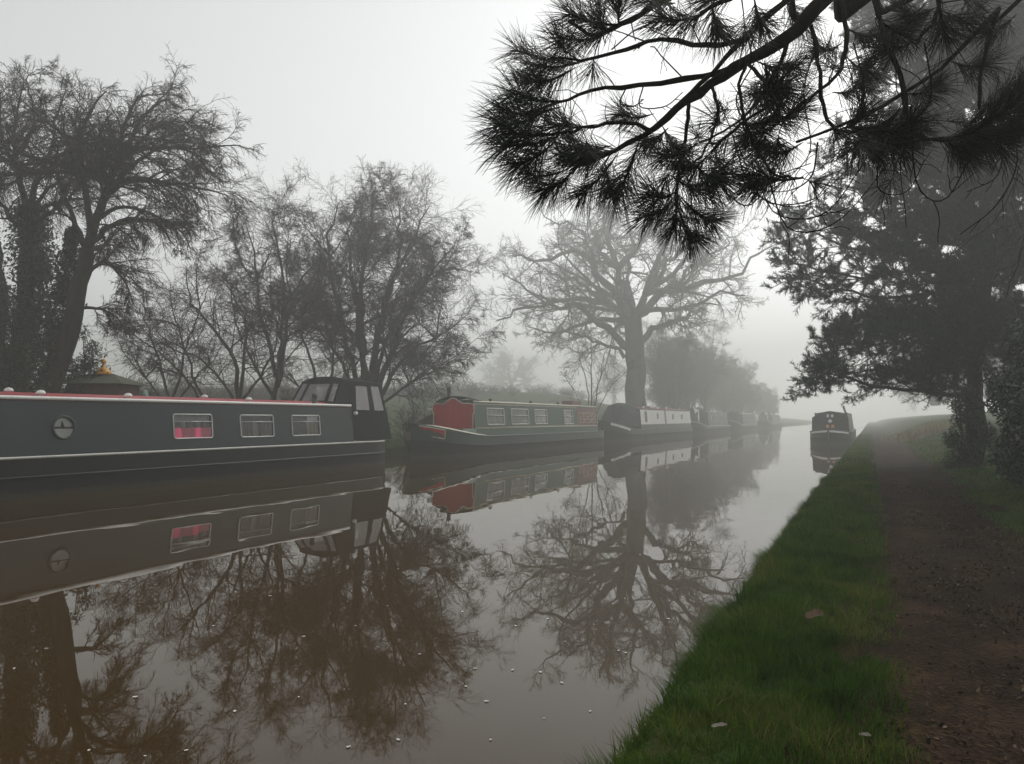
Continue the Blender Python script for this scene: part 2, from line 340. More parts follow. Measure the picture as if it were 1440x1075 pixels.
# ------------------------------------------------------------------ narrowboats
HB = 1.04                                        # half beam
def half_width(y, L, full=HB, bow=2.8, stern=1.3):
    if y < bow:
        u = 1-y/bow; return max(.035, full*(1-u**2.3)**.75)
    if y > L-stern:
        u = (y-(L-stern))/stern; return full*math.sqrt(max(.12, 1-.75*u*u))
    return full
SHEER = [.34, 3.4]                               # bow rise and its length, set before each boat
def sheer(y, g): return g + (SHEER[0]*(1-y/SHEER[1])**1.6 if y < SHEER[1] else 0)
def boat_hull(root, L, g, split, upper, lower, line, strake=None):
    ys = [0, .12, .3, .55, .85, 1.2, 1.6, 2.1, 2.6, 3.2, 4] + list(np.linspace(5.5, L-2, 6)) + [L-1.3, L-.9, L-.55, L-.25, L-.06, L]
    def sec(z0, z1):
        def pts(y, sgn):
            w_ = half_width(y, L); out = []
            for t in (0, .5, 1):
                z = z0(y)+(z1(y)-z0(y))*t
                fl = 1-.30*max(0, 1-y/2.6)*max(0, 1-(z+.3)/1.2)
                dy = .45*max(0, 1-y/1.4)*(1-(z+.3)/(sheer(y, g)+.3))    # raked stem
                out.append((sgn*w_*fl, y+dy*.5, z))
            return out
        return pts
    low = sec(lambda y: -.3, lambda y: split+(.6*(sheer(y, g)-g)))
    up = sec(lambda y: split+(.6*(sheer(y, g)-g)), lambda y: sheer(y, g))
    b = MB()
    for sgn in (1, -1): b.loft([low(y, sgn) for y in ys], smooth=True)
    e = low(L, 1)+low(L, -1)[::-1]; b.poly(e)
    b.mi = 1
    for sgn in (1, -1): b.loft([up(y, sgn) for y in ys], smooth=True)
    b.poly(up(L, 1)+up(L, -1)[::-1])
    b.loft([[(half_width(y, L)-.004, y, sheer(y, g)-.012), (-half_width(y, L)+.004, y, sheer(y, g)-.012)] for y in ys])
    h = b.build('hull', [lower, upper], root)
    def rail(name, mat, fz, r, off, y0=0):
        q = MB()
        for sgn in (1, -1): q.tube([(sgn*(up(y, 1)[0][0] if fz is not None and name == 'rubbing_strake' else half_width(y, L))+sgn*off, y if name != 'rubbing_strake' else up(y, 1)[0][1], fz(y)) for y in ys if y >= y0], r, 6)
        return q.build(name, mat, root)
    rail('gunwale', line, lambda y: sheer(y, g)+.004, .026, .004)
    rail('rubbing_strake', strake or upper, lambda y: split+(.6*(sheer(y, g)-g)), .022, .012)
    return h
class Cabin:
    def __init__(s, y0, y1, z0, z1, x0=.93, x1=.82): s.y0, s.y1, s.z0, s.z1, s.x0, s.x1 = y0, y1, z0, z1, x0, x1
    def sx(s, z): return s.x0+(s.x1-s.x0)*(z-s.z0)/(s.z1-s.z0)
    def p(s, y, z, out=0.0): return (s.sx(z)+out, y, z)
def wall_with_openings(b, cb, wins, ports):
    ys = {cb.y0, cb.y1}; zs = {cb.z0, cb.z1}
    holes = [w_[:4] for w_ in wins] + [(y-r_, y+r_, z-r_, z+r_) for y, z, r_ in ports]
    for a in holes: ys |= {a[0], a[1]}; zs |= {a[2], a[3]}
    ys = sorted(ys); zs = sorted(zs)
    for i in range(len(ys)-1):
        for j in range(len(zs)-1):
            ym, zm = (ys[i]+ys[i+1])/2, (zs[j]+zs[j+1])/2
            if any(a[0] < ym < a[1] and a[2] < zm < a[3] for a in holes): continue
            b.poly([cb.p(ys[i], zs[j]), cb.p(ys[i+1], zs[j]), cb.p(ys[i+1], zs[j+1]), cb.p(ys[i], zs[j+1])])
    for y, z, r_ in ports:
        n = 32; vs = []; fs = []
        for k in range(n):
            a = 2*PI*k/n; c, s_ = math.cos(a), math.sin(a); q = 1/max(abs(c), abs(s_))
            vs += [cb.p(y+r_*.93*c, z+r_*.93*s_), cb.p(y+r_*c*q, z+r_*s_*q)]
        for k in range(n): l = (k+1) % n; fs.append((2*k, 2*k+1, 2*l+1, 2*l))
        b.add(vs, fs)
def round_rect(cb, a, out, rad=.05, inset=0.0):
    y0, y1, z0, z1 = a[0]+inset, a[1]-inset, a[2]+inset, a[3]-inset; pts = []
    for cy_, cz_, a0 in ((y1-rad, z1-rad, 0), (y0+rad, z1-rad, 90), (y0+rad, z0+rad, 180), (y1-rad, z0+rad, 270)):
        for k in range(5):
            t = R(a0+22.5*k); pts.append(cb.p(cy_+rad*math.cos(t), cz_+rad*math.sin(t), out))
    return pts
def curtain(cb, y0, y1, z0, z1, depth, pleats, amp=.018):
    b = MB(); n = max(8, pleats*6)
    r0 = []; r1 = []
    for k in range(n+1):
        t = k/n; y = y0+(y1-y0)*t; o = amp*math.sin(2*PI*pleats*t)
        r0.append((cb.sx(z0)-depth+o, y, z0)); r1.append((cb.sx(z1)-depth+o*.7, y, z1))
    b.loft([r0, r1], smooth=True); return b
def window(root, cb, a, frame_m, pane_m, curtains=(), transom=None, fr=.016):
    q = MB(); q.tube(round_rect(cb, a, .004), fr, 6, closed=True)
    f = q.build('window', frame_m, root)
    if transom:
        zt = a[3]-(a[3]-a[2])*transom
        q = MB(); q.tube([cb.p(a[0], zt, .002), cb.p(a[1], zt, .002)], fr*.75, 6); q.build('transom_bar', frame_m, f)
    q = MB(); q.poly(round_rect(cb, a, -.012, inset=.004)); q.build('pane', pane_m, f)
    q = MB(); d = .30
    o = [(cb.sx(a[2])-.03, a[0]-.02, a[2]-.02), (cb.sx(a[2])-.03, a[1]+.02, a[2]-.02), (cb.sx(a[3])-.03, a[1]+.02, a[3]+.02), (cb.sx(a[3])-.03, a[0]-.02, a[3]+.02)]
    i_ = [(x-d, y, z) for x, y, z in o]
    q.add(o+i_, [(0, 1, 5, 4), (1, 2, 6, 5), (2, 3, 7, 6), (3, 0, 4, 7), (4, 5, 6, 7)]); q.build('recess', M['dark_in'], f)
    W, H = a[1]-a[0], a[3]-a[2]
    for (u0, u1, v0, v1, dep, pl, mt) in curtains:
        curtain(cb, a[0]+W*u0, a[0]+W*u1, a[2]+H*v0, a[2]+H*v1, dep, pl).build('curtain', mt, f)
    return f
def cabin(root, cb, side_m, roof_m, rail_m, wins=(), ports=(), camber=.11, rail_r=.03):
    b = MB(); wall_with_openings(b, cb, wins, ports)
    b.poly([(-x, y, z) for x, y, z in (cb.p(cb.y1, cb.z0), cb.p(cb.y0, cb.z0), cb.p(cb.y0, cb.z1), cb.p(cb.y1, cb.z1))])
    for y in (cb.y0, cb.y1):
        b.poly([cb.p(y, cb.z0), cb.p(y, cb.z1), (0, y, cb.z1+camber), (-cb.sx(cb.z1), y, cb.z1), (-cb.x0, y, cb.z0)])
    cbn = b.build('cabin', side_m, root)
    n = 10; prof = []
    for k in range(n+1):
        u = -1+2*k/n; prof.append((u*(cb.x1+.012), cb.z1+.004+camber*(1-u*u)))
    b = MB()
    ysr = list(np.linspace(cb.y0-.03, cb.y1+.03, 12))
    b.loft([[(x, y, z) for x, z in prof] for y in ysr], smooth=True)
    b.loft([[(x, y, z-.02) for x, z in prof] for y in ysr])
    rf = b.build('roof', roof_m, root)
    b = MB()
    for s_ in (1, -1):
        ys = np.linspace(cb.y0+.02, cb.y1-.02, 24)
        b.tube([(s_*(cb.x1-.005), y, cb.z1+rail_r*.9) for y in ys], rail_r, 6)
    b.build('handrail', rail_m, root)
    return cbn, rf
def vent(parent, x, y, z, mat, r_=.075):
    b = MB(); b.lathe([(r_*.55, 0), (r_*.55, .05), (r_*1.05, .055), (r_*1.05, .075), (r_*.75, .11), (r_*.2, .125)], (x, y, z), 14); b.build('mushroom_vent', mat, parent)
def chimney(parent, x, y, z, h, mat, r_=.07, band=None):
    b = MB(); b.lathe([(r_*1.5, 0), (r_*1.5, .03), (r_, .04), (r_, h-.08), (r_*1.18, h-.07), (r_*1.18, h-.03), (r_*.9, h)], (x, y, z), 14); c = b.build('chimney', mat, parent)
    if band:
        q = MB(); q.lathe([(r_*1.04, h*.55), (r_*1.04, h*.62)], (x, y, z), 14); q.build('brass_band', band, c)

def strip_on_side(parent, cb, name, mat, loops, r_=.012, out=.004):
    b = MB()
    for l in loops: b.tube([cb.p(y, z, out) for y, z in l], r_, 5)
    return b.build(name, mat, parent)

BX = -14.04                                     # centre line of the moored row
# --- first boat: slate blue with pram hood --------------------------------
Y0 = 1.9; L1 = 17.15
NX = BX+.9
def w1(pa, pb): return row(pa, NX)-Y0, row(pb, NX)-Y0
b1 = empty('narrowboat', (BX, Y0, 0), 'long slate grey narrowboat with red roof, pink curtained window and black pram hood', 'narrowboat', 'narrowboats moored along the far bank')
boat_hull(b1, L1, .68, .35, M['black_gloss'], M['black'], M['offwhite'], M['black_gloss'])
cb1 = Cabin(2.6, 15.15, .69, 1.68)
aA = (*w1(246, 300), .93, 1.44); aB = (*w1(340, 386), .92, 1.43); aC = (*w1(412, 451), .92, 1.43)
py_ = row(92, NX)-Y0; PR = .215; pz_ = 1.19
_, roof1 = cabin(b1, cb1, M['slate'], M['roof_red'], M['white'], [aA, aB, aC], [(py_, pz_, PR)], camber=.15, rail_r=.038)
fA = window(b1, cb1, aA, M['alu'], M['pane'], [(0, 1, 0, .44, .020, 2, M['pink']), (0, 1, .70, 1, .07, 5, M['grey_cloth']), (.02, .16, .4, .72, .08, 1, M['brown_cloth']), (.25, .36, .4, .72, .08, 1, M['grey_cloth']), (.46, .56, .4, .72, .08, 1, M['brown_cloth']), (.66, .76, .4, .72, .08, 1, M['grey_cloth']), (.86, .97, .4, .72, .08, 1, M['brown_cloth'])], .30)
fA['label'] = 'window with pink cloth across its lower half'
window(b1, cb1, aB, M['alu'], M['pane'], [(0, .36, 0, .72, .06, 3, M['brown_cloth']), (.42, .58, 0, .72, .075, 1, M['tan_cloth']), (.66, 1, 0, .72, .06, 3, M['brown_cloth'])], .30)
window(b1, cb1, aC, M['alu'], M['pane'], [(.58, 1, 0, .68, .06, 3, M['tan_cloth']), (.6, 1, .74, 1, .05, 1, M['white'])], .30)
q = MB(); q.tube([cb1.p(py_+PR*.95*math.cos(2*PI*k/32), pz_+PR*.95*math.sin(2*PI*k/32), .006) for k in range(32)], .026, 8, closed=True)
pt = q.build('porthole', M['slate'], b1)
q = MB(); q.poly([cb1.p(py_+PR*.93*math.cos(2*PI*k/32), pz_+PR*.93*math.sin(2*PI*k/32), -.012) for k in range(32)]); q.build('pane', M['pane'], pt)
q = MB(); q.poly([cb1.p(py_+PR*1.05*math.cos(PI+PI*k/16), pz_-.02+PR*1.05*math.sin(PI+PI*k/16), -.022) for k in range(17)]); q.build('white_blind', M['white'], pt)
q = MB(); q.poly([cb1.p(py_+PR*1.05*math.cos(PI*k/16), pz_+.01+PR*1.05*math.sin(PI*k/16), -.030) for k in range(17)]); q.build('net_curtain', M['white'], pt)
q = MB(); q.tube([cb1.p(py_-PR*.95, pz_, -.012), cb1.p(py_+PR*.95, pz_, -.012)], .016, 6); q.tube([cb1.p(py_-.01, pz_+.0, -.016), cb1.p(py_-.01, pz_+.11, -.020)], [.03, .012], 8); q.build('shelf_ornament', M['iron'], pt)
for px in (57, 180, 350): vent(b1, .62, row(px, BX+.62)-Y0, 1.74, M['white'])
vent(b1, -.3, 6.5, 1.80, M['white']); vent(b1, -.3, 11, 1.80, M['white'])
chimney(b1, .70, row(442, BX+.7)-Y0, 1.71, .30, M['iron'], .062)
for yy in (3.2, 6.4, 9.6, 12.8):
    q = MB(); q.box((-.8, yy, 1.69), (.8, yy+.03, 1.70)); q.loft([[(u*.81, yy, 1.69+.15*(1-u*u)), (u*.81, yy+.04, 1.69+.15*(1-u*u))] for u in np.linspace(-1, 1, 9)]); q.build('roof_seam', M['maroon'], b1)
# pram hood
def lerp(a, b, t): return tuple(a[i]+(b[i]-a[i])*t for i in range(3))
def bil(c, u, v): return lerp(lerp(c[0], c[1], u), lerp(c[3], c[2], u), v)
hood = MB(); panes = []
def panel(c, wins):
    us = sorted({0, 1} | {a[0] for a in wins} | {a[1] for a in wins}); vs_ = sorted({0, 1} | {a[2] for a in wins} | {a[3] for a in wins})
    for i in range(len(us)-1):
        for j in range(len(vs_)-1):
            um, vm = (us[i]+us[i+1])/2, (vs_[j]+vs_[j+1])/2
            if any(a[0] < um < a[1] and a[2] < vm < a[3] for a in wins): continue
            hood.poly([bil(c, us[i], vs_[j]), bil(c, us[i+1], vs_[j]), bil(c, us[i+1], vs_[j+1]), bil(c, us[i], vs_[j+1])])
    for a in wins: panes.append([bil(c, a[0], a[2]), bil(c, a[1], a[2]), bil(c, a[1], a[3]), bil(c, a[0], a[3])])
hy0, hy1, hy2, hy3 = 14.45, 14.85, 16.65, 17.0
XB, XT, ZT = .80, .70, 2.44
panel([(-XB, hy0, 1.76), (XB, hy0, 1.76), (XT, hy1, ZT-.03), (-XT, hy1, ZT-.03)], [(.05, .17, .1, .9), (.24, .74, .14, .88), (.83, .95, .1, .88)])
for s_ in (1, -1):
    panel([(s_*XB, hy0, 1.74), (s_*XB, 15.12, 1.72), (s_*XT, 15.25, ZT-.03), (s_*XT, hy1, ZT-.03)], [])
    panel([(s_*.90, 15.12, .74), (s_*.92, hy3, .74), (s_*(XB+.02), hy3-.12, 1.55), (s_*XB, 15.12, 1.55)], [])
    panel([(s_*XB, 15.12, 1.55), (s_*(XB+.02), 16.1, 1.55), (s_*XT, 16.05, ZT-.03), (s_*XT, 15.25, ZT-.03)], [(.30, .92, .06, .86)])
    panel([(s_*(XB+.02), 16.1, 1.55), (s_*(XB+.02), hy3-.12, 1.55), (s_*XT, hy2, ZT-.03), (s_*XT, 16.05, ZT-.03)], [(.22, .82, .05, .88)])
panel([(-.92, hy3, .74), (.92, hy3, .74), (XT, hy2, ZT-.03), (-XT, hy2, ZT-.03)], [(.12, .45, .52, .92), (.55, .88, .52, .92)])
prof = [(u*XT, ZT-.03+.13*(1-u*u)) for u in np.linspace(-1, 1, 9)]
hood.loft([[(x, y, z - dz*(1 if abs(x) < XT*.99 else 0)) for x, z in prof] for y, dz in ((hy1, .0), (hy1+.3, -.02), (15.6, 0), (16.1, -.02), (hy2, .03))], smooth=True)
for y in (hy1, hy2): hood.poly([(x, y, z) for x, z in prof])
ho = hood.build('pram_hood', M['canvas'], b1)
sm_ = ho.modifiers.new('thick', 'SOLIDIFY'); sm_.thickness = .012
for c in panes:
    q = MB(); q.poly(c); q.build('clear_window', M['clear'], ho)
q = MB(); q.tube([(.9, 15.2, 1.50), (.98, 15.2, 1.50)], .05, 10); q.build('side_lamp', M['white'], b1)
q = MB(); q.tube([(0, 17.0, .72), (0, 17.12, 1.15), (0, 17.25, 1.22), (.05, 17.42, 1.1), (.1, 17.5, .95), (.12, 17.5, .75)], .03, 8); q.build('tiller', M['white'], b1)
q = MB(); q.lathe([(.10, -.22), (.17, -.15), (.17, .15), (.10, .22)], (0, 17.38, .42), 12); q.build('rope_fender', M['rope'], b1)

# --- second boat: green with red front board ------------------------------
Y2 = 21.1; L2 = 18.4; N2 = BX+.9
b2 = empty('narrowboat', (BX, Y2, 0), 'green narrowboat with scalloped red front board and cream lined cabin', 'narrowboat', 'narrowboats moored along the far bank')
SHEER[:] = [.52, 4.2]
boat_hull(b2, L2, .68, .34, M['dark_green'], M['black'], M['dark_green'], M['black'])
c0 = row(668, N2)-Y2; c1 = row(840, N2)-Y2
cb2 = Cabin(c0, c1, .70, 1.95)
def w2(pa, pb, z0=1.12, z1=1.74): return (row(pa, N2)-Y2, row(pb, N2)-Y2, z0, z1)
W2 = [w2(686, 710), w2(720, 744), w2(753, 770), w2(794, 806, 1.1, 1.74)]
_, roof2 = cabin(b2, cb2, M['green'], M['roof_grey'], M['cream'], W2, [], rail_r=.034)
for a in W2: window(b2, cb2, a, M['offwhite'], M['pane_grey'], [(0, 1, .15, .5, .05, 3, M['grey_cloth']), (0, 1, .55, 1, .06, 4, M['offwhite'])], .42, fr=.024)
ya, yb = c0+.06, row(812, N2)-Y2
strip_on_side(b2, cb2, 'coach_lining', M['cream'], [[(ya, 1.02), (yb, 1.02), (yb, 1.90), (ya, 1.90), (ya, 1.02)], [(c0+.02, .985), (c1-.02, .985)]], .014)
q = MB(); q.poly([cb2.p(yb+.06, 1.0, .006), cb2.p(c1-.03, 1.0, .006), cb2.p(c1-.03, 1.9, .006), cb2.p(yb+.06, 1.9, .006)]); rp = q.build('name_panel', M['maroon'], b2)
rp['label'] = 'red painted side panel with cream lettering at the stern'
q = MB(); wP = c1-.03-(yb+.06)
for k in range(5):
    y = yb+.25+k*(wP-.3)/5; w_ = (wP-.3)/5*.8
    for zz in (1.55, 1.25):
        q.tube([cb2.p(y+w_*(.5+.5*math.cos(t)), zz+.11*math.sin(t*(1+(k % 2))), .014) for t in np.linspace(0, 5.0+.3*k, 12)], .014, 5)
q.build('scroll_lettering', M['cream'], rp)
# cratch board with scalloped top
sc = [(-.86, .95), (-.86, 1.55), (-.92, 1.62), (-.90, 1.88), (-.70, 1.93), (-.45, 1.92), (-.28, 2.00), (-.12, 2.10), (0, 2.13), (.12, 2.10), (.28, 2.00), (.45, 1.92), (.70, 1.93), (.90, 1.88), (.92, 1.62), (.86, 1.5), (.86, .95)]
q = MB(); yb_ = c0-.06
q.poly([(x, yb_, z) for x, z in sc]); q.poly([(x, yb_+.035, z) for x, z in sc][::-1]); q.loft([[(x, yb_, z), (x, yb_+.035, z)] for x, z in sc])
cbd = q.build('cratch_board', M['red'], b2)
q = MB(); q.tube([(x*.975, yb_-.004, z-.012) for x, z in sc], .022, 6); q.build('board_border', M['cream'], cbd)
q = MB(); q.tube([(x*.88, yb_-.003, .95+(z-.95)*.86) for x, z in sc], .006, 5); q.build('inner_line', M['maroon'], cbd)
q = MB(); q.loft([[(u*.80, y, 1.98+.22*(1-u*u)*(1-.5*t)) for u in np.linspace(-1, 1, 9)] for y, t in ((c0-.02, 0), (c0+.5, 0), (c0+1.1, .8))], smooth=True); q.build('canopy', M['canvas'], b2)
chimney(b2, -.42, c0+.35, 2.12, .42, M['iron'], .075)
q = MB(); q.lathe([(.03, 0), (.09, .02), (.10, .10), (.09, .12)], (-.98, c0-.1, 1.62), 12); q.build('tunnel_lamp', M['white'], b2)
q = MB(); q.poly([(-.86, c0-.10, .98), (-.66, c0-2.0, 1.0), (-.64, c0-1.9, 1.12), (-.86, c0-.10, 1.55)]); q.build('well_deck_cloth', M['dark_green'], b2)
q = MB(); q.tube([(half_width(y, L2)-.03, y, sheer(y, .68)+.02) for y in (.5, .8, 1.2, 1.6, 2.1, 2.6, 3.2, 3.8)], [.03, .05, .055, .055, .05, .045, .04, .03], 8); q.build('bow_capping', M['cream'], b2)
q = MB()
for s_ in (1, -1): q.loft([[(s_*(half_width(y, L2)-.05), y, sheer(y, .68)-.01), (s_*min(.90, half_width(y, L2)-.07), y, max(sheer(y, .68), .99))] for y in (2.2, 2.6, 3.2, c0-.02)])
q.poly([(-.88, c0-.10, .66), (.88, c0-.10, .66), (.88, c0-.10, .97), (-.88, c0-.10, .97)])
q.build('bulwark', M['green'], b2)
q = MB(); q.lathe([(.06, -.2), (.11, -.14), (.12, .08), (.06, .15)], (0, .0, .78), 12); q.build('bow_fender', M['rope'], b2)
for yy in (c0+2.1, c0+6.0, c0+9.2): vent(b2, .45, yy, 2.03, M['iron'])
q = MB(); q.box((-.3, c0+11.6, 2.04), (.3, c0+12.8, 2.26)); q.build('roof_box', M['maroon'], b2)
q = MB(); q.tube([(0, L2-.1, .95), (0, L2+.05, 1.5), (0, L2-.5, 1.62)], .025, 8); q.build('tiller', M['cream'], b2)
# red bow flash with a cream edge
def bow_pt(y, f, out=.012): return (half_width(y, L2)*(1-.10*max(0, 1-y/2.6)*f)+out, y+.10*max(0, 1-y/1.4)*f, sheer(y, .68)-.04-.30*f)
ysf = (.25, .4, .55, .75, .95, 1.15)
q = MB(); q.loft([[bow_pt(y, f) for f in (0, .5, 1)] for y in ysf], smooth=True); bf = q.build('bow_flash', M['red'], b2)
q = MB(); q.tube([bow_pt(y, 0, .014) for y in ysf]+[bow_pt(1.15, .5, .014), bow_pt(1.15, 1, .014)]+[bow_pt(y, 1, .014) for y in ysf[::-1]], .022, 6); q.build('cream_edging', M['cream'], bf)

# --- third boat: white cabin, dark green cratch cover -----------------------
Y3 = 40.9; L3 = 21.0
b3 = empty('narrowboat', (BX, Y3, 0), 'black hulled narrowboat with white cabin panels and dark cratch tent', 'narrowboat', 'narrowboats moored along the far bank')
SHEER[:] = [.58, 4.0]
boat_hull(b3, L3, .68, .36, M['black_gloss'], M['black'], M['black_gloss'], M['black'])
q = MB(); q.loft([[(half_width(y, L3)+.006, y, sheer(y, .68)-.17), (half_width(y, L3)+.006, y, sheer(y, .68)-.01)] for y in (.5, .8, 1.2, 1.6, 2.1, 2.6)]); q.loft([[(-half_width(y, L3)-.006, y, sheer(y, .68)-.17), (-half_width(y, L3)-.006, y, sheer(y, .68)-.01)] for y in (.08, .3, .55, .9)]); q.build('bow_flash', M['white'], b3)
c0 = row(901, N2)-Y3; cm = row(936, N2)-Y3; c1 = row(972, N2)-Y3
cb3 = Cabin(c0, min(c1, L3-1.0), .70, 1.98)
c1 = cb3.y1
W3 = [(c0+1.0, c0+1.55, 1.12, 1.84), (c0+4.1, c0+4.45, 1.32, 1.72), (cm+2.0, cm+2.45, 1.30, 1.68), (cm+4.9, cm+5.35, 1.30, 1.68)]
cabin(b3, cb3, M['black_gloss'], M['roof_red'], M['maroon'], W3, [], rail_r=.03)
q = MB(); q.poly([cb3.p(cm-.16, 1.0, .006), cb3.p(cm+.16, 1.0, .006), cb3.p(cm+.16, 1.95, .006), cb3.p(cm-.16, 1.95, .006)]); q.build('divider_panel', M['maroon'], b3)
for y0, y1 in ((c0+.05, cm-.2), (cm+.2, c1-.1)):
    hl = [a for a in W3 if y0 < a[0] < y1]
    sub = Cabin(cb3.y0, cb3.y1, cb3.z0, cb3.z1, cb3.x0+.008, cb3.x1+.008)
    q = MB()
    class PB: pass
    ys = sorted({y0, y1} | {a[0] for a in hl} | {a[1] for a in hl}); zs = sorted({.98, 1.92} | {a[2] for a in hl} | {a[3] for a in hl})
    for i in range(len(ys)-1):
        for j in range(len(zs)-1):
            if any(a[0] < (ys[i]+ys[i+1])/2 < a[1] and a[2] < (zs[j]+zs[j+1])/2 < a[3] for a in hl): continue
            q.poly([sub.p(ys[i], zs[j]), sub.p(ys[i+1], zs[j]), sub.p(ys[i+1], zs[j+1]), sub.p(ys[i], zs[j+1])])
    q.build('white_panel', M['white'], b3)
for a in W3: window(b3, cb3, a, M['alu'], M['pane'], [(0, .3, 0, 1, .05, 2, M['grey_cloth'])], fr=.022)
def tent(root, ya, yb_, z0, zt, lean, mat, flap=None, w0=.9):
    """cratch tent: ridge running along the boat, front leaning back"""
    rows = []
    for t in np.linspace(0, 1, 7):
        y = ya+(yb_-ya)*t; k = min(1, .25+.75*(t/.35)) if lean else 1
        zz = z0+(zt-z0)*k
        wv = w0*(.75+.25*min(1, t*2))
        rows.append([(wv, y, z0), (wv*.92, y, z0+(zz-z0)*.55), (wv*.55, y, z0+(zz-z0)*.9), (0, y, zz), (-wv*.55, y, z0+(zz-z0)*.9), (-wv*.92, y, z0+(zz-z0)*.55), (-wv, y, z0)])
    q = MB(); q.loft(rows, smooth=False); q.poly(rows[0]); q.poly(rows[-1][::-1]); t_ = q.build('cratch_tent', mat, root)
    if flap:
        a, b_, c_ = rows[0], rows[2], rows[3]; q = MB()
        q.poly([(a[0][0]+.02, a[0][1]-.01, z0+.1), (a[0][0]+.02, a[0][1]+.3, z0+.1), (b_[2][0]+.03, b_[2][1], b_[2][2]), (b_[3][0], b_[3][1]-.05, b_[3][2]+.02)]); q.build('pale_flap', flap, t_)
    return t_
tent(b3, 1.7, c0-.02, .88, 2.33, True, M['canvas_green'])
chimney(b3, .2, c0+3.0, 2.08, .5, M['iron'], .08); vent(b3, .3, c0-.4, 2.12, M['white'], .12)
for yy in (c0+2.2, c0+4.2, c0+4.9, cm+2.0): vent(b3, .45, yy, 2.05, M['white'], .10)
q = MB(); q.box((-.1, cm-2.2, 2.06), (.35, cm-.4, 2.2)); q.build('roof_box', M['maroon'], b3)
q = MB(); q.box((-.2, cm+2.4, 2.06), (.35, cm+4.2, 2.18)); q.build('roof_box', M['maroon'], b3)

# --- fading boats beyond ----------------------------------------------------
def plain_boat(Y, L, label, side, top, tent_m, flap, tz, g=.68, X=BX, group='narrowboats moored along the far bank', line=None):
    SHEER[:] = [.5, 3.8]
    b = empty('narrowboat', (X, Y, 0), label, 'narrowboat', group)
    boat_hull(b, L, g, .45, M['black_gloss'], M['black'], line or M['black_gloss'], M['black'])
    cb = Cabin(4.6, L-2.0, g+.03, 1.9)
    ws = [(6.0+2.4*k, 6.8+2.4*k, 1.2, 1.65) for k in range(3)]
    cabin(b, cb, side, top, top, ws, [])
    for a in ws: window(b, cb, a, M['alu'], M['pane'], [(0, .3, 0, 1, .05, 2, M['grey_cloth'])], fr=.022)
    if tent_m: tent(b, 1.5, 4.55, g+.02, tz, True, tent_m, flap)
    chimney(b, -.3, 6, 1.98, .45, M['iron'], .08); vent(b, .3, 9, 1.97, M['white'])
    return b
b4 = plain_boat(63.6, 16.5, 'dark narrowboat fading in mist with a pale flap on its tent', M['dark_green'], M['roof_grey'], M['canvas'], M['white'], 2.35, line=M['offwhite'])
b5 = plain_boat(83.5, 17.0, 'faint misty narrowboat with a pale covered top beyond the pale flapped tent boat', M['green'], M['offwhite'], M['canvas_green'], None, 2.2, line=M['offwhite'])
b6 = plain_boat(112.0, 17.0, 'faintest narrowboat at the far end of the moored row', M['roof_grey'], M['offwhite'], M['canvas_green'], M['white'], 2.4, line=M['offwhite'])

# --- boat moored by the towpath ------------------------------------------------
b7 = empty('narrowboat', (-1.98, 41.5, 0), 'dark narrowboat seen bow on beside the grassy towpath', 'narrowboat')
SHEER[:] = [.16, 3.0]
boat_hull(b7, 16.0, .62, .30, M['black_gloss'], M['black'], M['black_gloss'], M['black'])
q = MB()
for s_ in (1, -1): q.loft([[(s_*(half_width(y, 16.0)*.96), y-.02, sheer(y, .62)-.02), (s_*(half_width(y, 16.0)+.012), y-.03, sheer(y, .62)-.12)] for y in (.02, .1, .2, .35, .55, .85, 1.2, 1.6)])
q.build('bow_band', M['white'], b7)
cb7 = Cabin(3.2, 14.2, .64, 1.62); cabin(b7, cb7, M['dark_green'], M['roof_grey'], M['black_gloss'])
sc7 = [(-.93, .62), (-.90, 1.42), (-.72, 1.50), (-.5, 1.60), (-.25, 1.72), (0, 1.76), (.25, 1.72), (.5, 1.60), (.72, 1.50), (.90, 1.42), (.93, .62)]
yb_ = 2.2
q = MB(); q.poly([(x, yb_, z) for x, z in sc7]); q.poly([(x, yb_+.04, z) for x, z in sc7][::-1]); q.loft([[(x, yb_, z), (x, yb_+.04, z)] for x, z in sc7]); q.loft([[(x, yb_+.04, z), (x*.9, 3.3, z-.02)] for x, z in sc7]); bd = q.build('cratch_board', M['canvas'], b7)
def plate(pts, mat, nm):
    q = MB(); q.loft([[(x, yb_-.012, z) for x, z in pts]+[(pts[0][0], yb_-.012, pts[0][1])], [(x, yb_-.001, z) for x, z in pts]+[(pts[0][0], yb_-.001, pts[0][1])]]); q.poly([(x, yb_-.012, z) for x, z in pts]); q.build(nm, mat, bd)
for s_ in (1, -1):
    plate([(s_*.05, 1.42), (s_*.17, 1.42), (s_*.17, 1.58), (s_*.05, 1.58)], M['white'], 'white_square')
    plate([(s_*.05, .86), (s_*.20, .86), (s_*.20, 1.02), (s_*.05, 1.02)], M['yellow'], 'yellow_square')
plate([(.10*math.cos(2*PI*k/16), 1.22+.10*math.sin(2*PI*k/16)) for k in range(16)], M['white'], 'white_disc')
q = MB(); q.tube([(.75, 3.6, 1.6), (.62, 3.6, 2.05)], .055, 8); q.build('chimney', M['iron'], b7)

